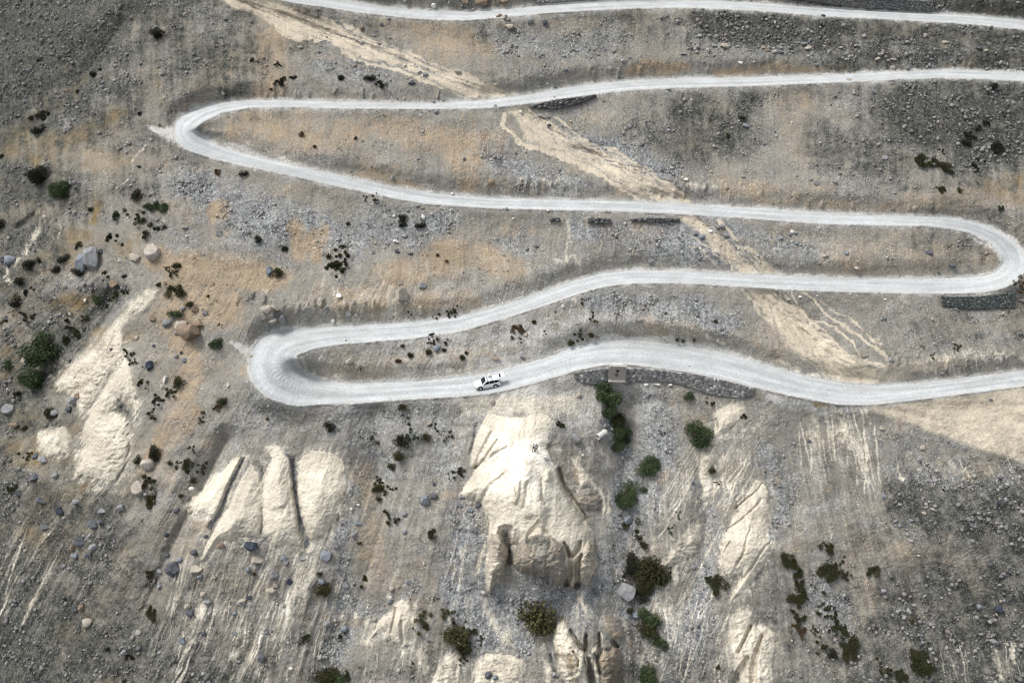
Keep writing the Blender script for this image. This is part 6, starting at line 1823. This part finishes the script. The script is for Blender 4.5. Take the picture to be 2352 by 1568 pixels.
# ------------------------------------------------------------------ white off-road car
PAINT = NT("white_car_paint")
PAINT.b.inputs["Base Color"].default_value = (.80, .80, .80, 1)
PAINT.b.inputs["Roughness"].default_value = .3
PAINT.b.inputs["Specular IOR Level"].default_value = .5
PAINT = PAINT.m
GLASS = plain("dark_window_glass", (.012, .017, .024), .08, .5)
SKYG = plain("sunroof_painted_reflection", (.42, .50, .54), .15, .5)  # sky reflection put into the glass base colour
RUB = plain("tyre_rubber", (.022, .022, .022), .85)
TRIM = plain("black_trim", (.025, .025, .027), .6)
ALU = plain("alloy", (.55, .56, .57), .35, .5)
LENS = plain("headlight_lens", (.55, .58, .60), .15, .6)
REDL = plain("tail_light_red", (.25, .02, .02), .3, .5)
CREAM = plain("cream_canvas", (.66, .62, .52), .9, .1, .1, 8)


def loft(name, secs, smooth_=True, closed=True):
    bm = bmesh.new()
    rr = [[bm.verts.new(p) for p in s] for s in secs]
    n = len(secs[0])
    for a, b in zip(rr[:-1], rr[1:]):
        for i in range(n if closed else n - 1):
            bm.faces.new((a[i], a[(i + 1) % n], b[(i + 1) % n], b[i]))
    bm.faces.new(rr[0])
    bm.faces.new(rr[-1])
    return bm_mesh(name, bm, smooth_)


def car():
    pa, pb = P(1105.2, 895.6), P(1137.1, 889.0)
    hd = (pa - pb)
    pitch = math.atan2(hd.z, math.hypot(hd.x, hd.y))
    yaw = math.atan2(hd.y, hd.x)
    left = Vector((-math.sin(yaw), math.cos(yaw), 0))
    c = (pa + pb) / 2 - left * .80
    root = empty("off_road_car", c + Vector((0, 0, .02)), (0, -pitch * .6, yaw))
    tag(root, "white off-road car with raised tailgate parked on the lowest road", "car")

    def sec(x, w, zb, zt, crown=.03):
        p = [(w * .90, zb), (w * .985, zb + .12), (w, (zb + zt) / 2), (w * .975, zt - .10), (w * .90, zt - .015), (w * .45, zt + crown * .7), (0, zt + crown)]
        return [(x, y, z) for y, z in p] + [(x, -y, z) for y, z in p[-2::-1]]
    body = loft("body", [sec(-2.37, .80, .50, .98), sec(-2.33, .88, .42, 1.04), sec(-2.10, .93, .36, 1.08), sec(-1.0, .945, .33, 1.07), sec(.4, .945, .33, 1.06), sec(.95, .94, .33, 1.06), sec(1.6, .93, .35, 1.00), sec(2.05, .90, .38, .92), sec(2.28, .82, .42, .82), sec(2.38, .70, .48, .72)])
    link("body", body, root, PAINT)

    def cab(x, wb, wt, zb, zt):
        p = [(wb, zb), (wb * .985 + wt * .015, zb + .12), (wt * 1.04, zt - .10), (wt * .95, zt - .02), (wt * .5, zt + .02), (0, zt + .03)]
        return [(x, y, z) for y, z in p] + [(x, -y, z) for y, z in p[-2::-1]]
    link("cabin", loft("cabin", [cab(-2.22, .86, .74, 1.02, 1.50), cab(-2.05, .88, .74, 1.02, 1.78), cab(-1.2, .90, .76, 1.02, 1.82), cab(-.2, .90, .76, 1.02, 1.81), cab(.22, .90, .74, 1.02, 1.75), cab(.62, .88, .78, 1.02, 1.42), cab(1.02, .84, .80, 1.0, 1.09)]), root, PAINT)

    def panel(name, pts, th=.02, mat=GLASS, parent=None):
        bm = bmesh.new()
        vs = [bm.verts.new(p) for p in pts]
        f = bm.faces.new(vs)
        n = (Vector(pts[1]) - Vector(pts[0])).cross(Vector(pts[2]) - Vector(pts[0])).normalized()
        e = bmesh.ops.extrude_face_region(bm, geom=[f])
        bmesh.ops.translate(bm, vec=n * th, verts=[v for v in e['geom'] if isinstance(v, bmesh.types.BMVert)])
        return link(name, bm_mesh(name, bm), parent or root, mat)
    for sgn in (1, -1):
        y0, y1 = .905 * sgn, .805 * sgn
        panel("side_window", [(.72, y0, 1.12), (.12, y1, 1.60), (-.28, y1, 1.65), (-.28, y0, 1.12)][::sgn])
        panel("side_window", [(-.33, y0, 1.12), (-.33, y1, 1.65), (-1.18, y1, 1.66), (-1.18, y0, 1.14)][::sgn])
        panel("side_window", [(-1.23, y0, 1.15), (-1.23, y1, 1.66), (-1.95, y1, 1.60), (-2.10, y0, 1.26)][::sgn])
        bm = bmesh.new()
        add_box(bm, (.62, 1.02 * sgn, 1.12), (.16, .22, .16), bevel=.03)
        link("wing_mirror", bm_mesh("wing_mirror", bm), root, TRIM)
        bm = bmesh.new()
        add_box(bm, (0, .99 * sgn, .36), (1.9, .16, .05), bevel=.015)
        link("side_step", bm_mesh("side_step", bm), root, ALU)
        bm = bmesh.new()
        add_box(bm, (2.20, .72 * sgn, .80), (.26, .22, .13), rz=-.5 * sgn, bevel=.03)
        link("headlight", bm_mesh("headlight", bm), root, LENS)
        bm = bmesh.new()
        add_box(bm, (2.28, .66 * sgn, .55), (.12, .16, .10), rz=-.5 * sgn, bevel=.02)
        link("fog_light", bm_mesh("fog_light", bm), root, TRIM)
        bm = bmesh.new()
        add_box(bm, (-2.30, .82 * sgn, .98), (.14, .14, .22), bevel=.02)
        link("tail_light", bm_mesh("tail_light", bm), root, REDL)
        for x in (1.38, -1.38):
            bm = bmesh.new()
            add_tube(bm, (x, .72 * sgn, .44), (x, .955 * sgn, .44), .455, .455, 28)
            link("wheel_arch", bm_mesh("wheel_arch", bm), root, TRIM)
            w = empty("wheel", (x, .86 * sgn, .38))
            w.parent = root
            bm = bmesh.new()
            pr = [(-.13, .24), (-.13, .35), (-.10, .385), (.10, .385), (.13, .35), (.13, .24)]
            rg = [[bm.verts.new((math.cos(i / 28 * 6.28319) * r, y, math.sin(i / 28 * 6.28319) * r)) for i in range(28)] for y, r in pr]
            for q in range(5):
                for i in range(28):
                    bm.faces.new((rg[q][i], rg[q][(i + 1) % 28], rg[q + 1][(i + 1) % 28], rg[q + 1][i]))
            link("tyre", bm_mesh("tyre", bm, True), w, RUB)
            bm = bmesh.new()
            add_tube(bm, (0, .10 * sgn, 0), (0, .04 * sgn, 0), .25, .25, 24)
            for q in range(6):
                a = q * math.pi / 3
                add_box(bm, (math.cos(a) * .15, .115 * sgn, math.sin(a) * .15), (.19, .03, .06), rot=Matrix.Rotation(-a, 4, 'Y'))
            add_tube(bm, (0, .09 * sgn, 0), (0, .14 * sgn, 0), .06, .05, 12)
            link("rim", bm_mesh("rim", bm), w, ALU)
    panel("windscreen", [(1.01, .74, 1.17), (1.01, -.74, 1.17), (.30, -.66, 1.77), (.30, .66, 1.77)], .03)
    panel("sunroof", [(-.1, .42, 1.845), (-.75, .42, 1.855), (-.75, -.42, 1.855), (-.1, -.42, 1.845)], -.02, SKYG)
    bm = bmesh.new()
    add_box(bm, (-2.255, 0, 1.28), (.06, 1.40, .62), bevel=.01)
    link("load_shade_panel", bm_mesh("load_shade_panel", bm), root, TRIM)  # dark panel standing in for the shade inside the open tailgate
    bm = bmesh.new()
    add_box(bm, (2.33, 0, .68), (.12, .9, .14), bevel=.02)
    link("grille", bm_mesh("grille", bm), root, TRIM)
    bm = bmesh.new()
    add_box(bm, (0, 0, .35), (4.1, 1.5, .18), bevel=.03)
    link("chassis", bm_mesh("chassis", bm), root, TRIM)
    bm = bmesh.new()
    for x in (.0, -.85):
        add_box(bm, (x, 0, 1.93), (.08, 1.50, .05), bevel=.01)
        for s in (1, -1):
            add_box(bm, (x, .70 * s, 1.85), (.16, .07, .14), bevel=.01)
    link("roof_bars", bm_mesh("roof_bars", bm), root, TRIM)
    tg = empty("tailgate", (-2.12, 0, 1.80), (0, R(12), 0))
    tg.parent = root
    bm = bmesh.new()
    o = [(-.02, .68), (-.02, -.68), (-.62, -.72), (-1.12, -.66), (-1.16, 0), (-1.12, .66), (-.62, .72)]
    vs = [bm.verts.new((x, y, 0)) for x, y in o]
    f = bm.faces.new(vs)
    e = bmesh.ops.extrude_face_region(bm, geom=[f])
    bmesh.ops.translate(bm, vec=(0, 0, .07), verts=[v for v in e['geom'] if isinstance(v, bmesh.types.BMVert)])
    link("gate_shell", bm_mesh("gate_shell", bm), tg, PAINT)
    panel("rear_window", [(-.14, .52, .075), (-.50, .58, .075), (-.50, -.58, .075), (-.14, -.52, .075)], .015, GLASS, tg)
    # bag tied on the roof
    m = Matrix.LocRotScale(root.location, root.rotation_euler, (1, 1, 1))
    bm = bmesh.new()
    add_box(bm, (0, 0, .17), (.55, .62, .34), bevel=.09)
    bag = link("roof_bag", bm_mesh("roof_bag", bm, True), None, CREAM)
    bag.location = m @ Vector((-.62, -.36, 1.90))
    bag.rotation_euler = root.rotation_euler
    tag(bag, "cream canvas bag lying on the roof bars of the white car", "bag")


car()

# ------------------------------------------------------------------ the two people
SKIN = plain("skin", (.42, .26, .18), .6, .3)
WHITEC = plain("white_cotton", (.74, .75, .78), .9, .1)
BLACKC = plain("black_cloth", (.018, .018, .021), .9, .1)
NAVYC = plain("dark_navy_cloth", (.03, .035, .06), .9, .1)
HAIR = plain("dark_hair", (.014, .011, .010), .6, .3)


def skin(name, chains, mat, parent, sub_=1):
    """chains of (point, radius) joined where points coincide, grown into one surface"""
    vs, es, rs, key = [], [], [], {}
    for ch in chains:
        prev = None
        for p, r in ch:
            k = tuple(round(q, 4) for q in p)
            if k not in key:
                key[k] = len(vs)
                vs.append(p)
                rs.append(r)
            i = key[k]
            if prev is not None and prev != i:
                es.append((prev, i))
            prev = i
    me = bpy.data.meshes.new(name)
    me.from_pydata(vs, es, [])
    o = bpy.data.objects.new(name, me)
    COL.objects.link(o)
    sk = o.modifiers.new("s", 'SKIN')
    sk.use_smooth_shade = True
    for i, r in enumerate(rs):
        d = me.skin_vertices[0].data[i]
        d.radius = (r, r)
        d.use_root = (i == 0)
    ss = o.modifiers.new("u", 'SUBSURF')
    ss.levels = ss.render_levels = sub_
    dg = bpy.context.evaluated_depsgraph_get()
    new = bpy.data.meshes.new_from_object(o.evaluated_get(dg))
    bpy.data.objects.remove(o)
    new.name = name
    new.materials.clear()
    new.materials.append(mat)
    return link(name, new, parent)


def hand_chains(w, d, side):
    """five bent fingers leaving a palm at wrist w, pointing along d"""
    w, d = Vector(w), Vector(d).normalized()
    s = d.cross(Vector((0, 1, .2))).normalized() * side
    n = s.cross(d).normalized()
    palm = w + d * .085
    out = [[(tuple(w), .026), (tuple(palm), .034)]]
    for i, (off, ln) in enumerate(((-.033, .062), (-.011, .075), (.011, .078), (.033, .070))):
        k = palm + s * off + d * .012
        a = k + d * ln * .55 + n * .01
        b = a + d * ln * .45 + n * .022
        out.append([(tuple(palm), .034), (tuple(k), .0105), (tuple(a), .0095), (tuple(b), .008)])
    t0 = w + d * .04 + s * .03
    out.append([(tuple(palm), .034), (tuple(t0), .013), (tuple(t0 + d * .035 + s * .022), .011), (tuple(t0 + d * .062 + s * .026 + n * .012), .0085)])
    return out


def person(px, py, face, woman, label):
    root = empty("person", P(px, py), (0, 0, face))
    tag(root, label, "person", "two people standing on the white spur")
    k = .99 if woman else 1.06
    z = lambda h: h * k
    shw = .155 if woman else .185
    pel, wst, chs, nck, hd0 = (0, 0, z(.96)), (0, 0, z(1.12)), (0, -.01, z(1.34)), (0, 0, z(1.50)), (0, -.02, z(1.60))
    spread = .10 if woman else .15
    legs = {}
    for s in (1, -1):
        legs[s] = [((.085 * s, 0, z(.92)), .095), ((.085 * s + spread * .25 * s, -.015, z(.50)), .062), ((.085 * s + spread * .55 * s, .02, z(.09)), .042)]
    if woman:
        arms = {1: [((shw, 0, z(1.43)), .052), ((shw + .06, .03, z(1.16)), .042), ((.09, -.17, z(1.06)), .030)],
                -1: [((-shw, 0, z(1.43)), .052), ((-shw - .06, .03, z(1.16)), .042), ((-.09, -.17, z(1.06)), .030)]}
    else:
        arms = {-1: [((-shw, 0, z(1.44)), .055), ((-shw - .17, .02, z(1.22)), .044), ((-.20, -.14, z(1.10)), .031)],
                1: [((shw, 0, z(1.44)), .055), ((shw + .13, .10, z(1.24)), .044), ((shw + .36, .12, z(1.17)), .031)]}
    body = [[(pel, .13), (wst, .115), (chs, .135), (nck, .058), (hd0, .075), ((0, -.025, z(1.69)), .098), ((0, -.01, z(1.76)), .070)]]
    for s in (1, -1):
        body.append([(pel, .13)] + legs[s] + [((legs[s][-1][0][0], .0, z(.04)), .036), ((legs[s][-1][0][0] + .03 * s, -.13, z(.03)), .030)])
        body.append([(chs, .135)] + arms[s])
        a, b = Vector(arms[s][1][0]), Vector(arms[s][2][0])
        d = (b - a) if not woman else (b - a) * .4 + Vector((-.3 * s, -.1, -.05))
        body += hand_chains(b, d, s)
    bo = skin("body", body, SKIN, root)
    # face
    bm = bmesh.new()
    for s in (1, -1):
        bmesh.ops.create_uvsphere(bm, u_segments=8, v_segments=6, radius=.013, matrix=Matrix.Translation((.034 * s, -.112, z(1.68))))
    link("eyes", bm_mesh("eyes", bm, True), root, HAIR)
    bm = bmesh.new()
    add_tube(bm, (0, -.112, z(1.685)), (0, -.140, z(1.655)), .010, .017, 8)
    for s in (1, -1):
        bmesh.ops.create_uvsphere(bm, u_segments=8, v_segments=6, radius=.024, matrix=Matrix.Translation((.096 * s, 0, z(1.67))) @ Matrix.Diagonal((.4, .8, 1.2, 1)))
    link("nose_and_ears", bm_mesh("nose_and_ears", bm, True), root, SKIN)
    bm = bmesh.new()
    add_box(bm, (0, -.108, z(1.615)), (.045, .012, .012), bevel=.004)
    link("mouth", bm_mesh("mouth", bm, True), root, plain("lips", (.30, .12, .10)))
    # clothes follow the body
    gr = lambda ch, e: [(p, r + e) for p, r in ch]
    tr = []
    for s in (1, -1):
        lg = gr(legs[s], .016)
        tr.append([(pel, .142)] + lg)
    skin("trousers", tr, BLACKC, root)
    if woman:
        sh = [[(pel, .145), (wst, .132), (chs, .140), ((0, 0, z(1.46)), .075)]]
        skin("shirt", sh, WHITEC, root)
        jk = []
        for s in (1, -1):
            a = arms[s]
            jk.append([((.06 * s, .03, z(1.0)), .085), ((.085 * s, .015, z(1.18)), .088), ((.085 * s, .01, z(1.38)), .095), (a[0][0], .072)] + gr(a[1:], .018))
        skin("jacket", jk, BLACKC, root)
        skin("hair", [[((0, .0, z(1.765)), .085), ((0, .03, z(1.69)), .115), ((0, .07, z(1.52)), .10), ((0, .09, z(1.34)), .085), ((0, .09, z(1.22)), .05)],
                      [((0, .03, z(1.69)), .115), ((.095, -.02, z(1.60)), .042), ((.12, -.05, z(1.42)), .045), ((.115, -.06, z(1.28)), .028)],
                      [((0, .03, z(1.69)), .115), ((-.095, -.02, z(1.60)), .042), ((-.12, -.05, z(1.42)), .045), ((-.115, -.06, z(1.28)), .028)]], HAIR, root)
    else:
        sh = [[(pel, .150), (wst, .135), (chs, .152), ((0, 0, z(1.46)), .078)]]
        for s in (1, -1):
            a = arms[s]
            m = tuple((Vector(a[0][0]) + Vector(a[1][0])) / 2)
            sh.append([(chs, .152), (a[0][0], .076), (m, .066)])
        skin("shirt", sh, WHITEC, root)
        skin("waist_wrap", [[((-.20, -.10, z(1.12)), .045), ((-.10, -.15, z(1.09)), .05), ((0, -.165, z(1.08)), .05), ((.10, -.15, z(1.09)), .05), ((.20, -.04, z(1.11)), .045)]], NAVYC, root)
        skin("hair", [[((0, -.0, z(1.775)), .072), ((0, .015, z(1.72)), .102), ((0, .035, z(1.64)), .085)]], HAIR, root)
    for s in (1, -1):
        p = legs[s][-1][0]
        skin("shoe", [[((p[0], .05, z(.05)), .046), ((p[0], -.02, z(.055)), .05), ((p[0] + .03 * s, -.15, z(.042)), .040), ((p[0] + .035 * s, -.19, z(.035)), .03)]], BLACKC, root)


person(1225.3, 1036.2, R(-4), False, "person with short dark hair, white top, dark band at the waist, black trousers")
person(1231.8, 1036.0, R(6), True, "person with long dark hair, black jacket over white top, black trousers")
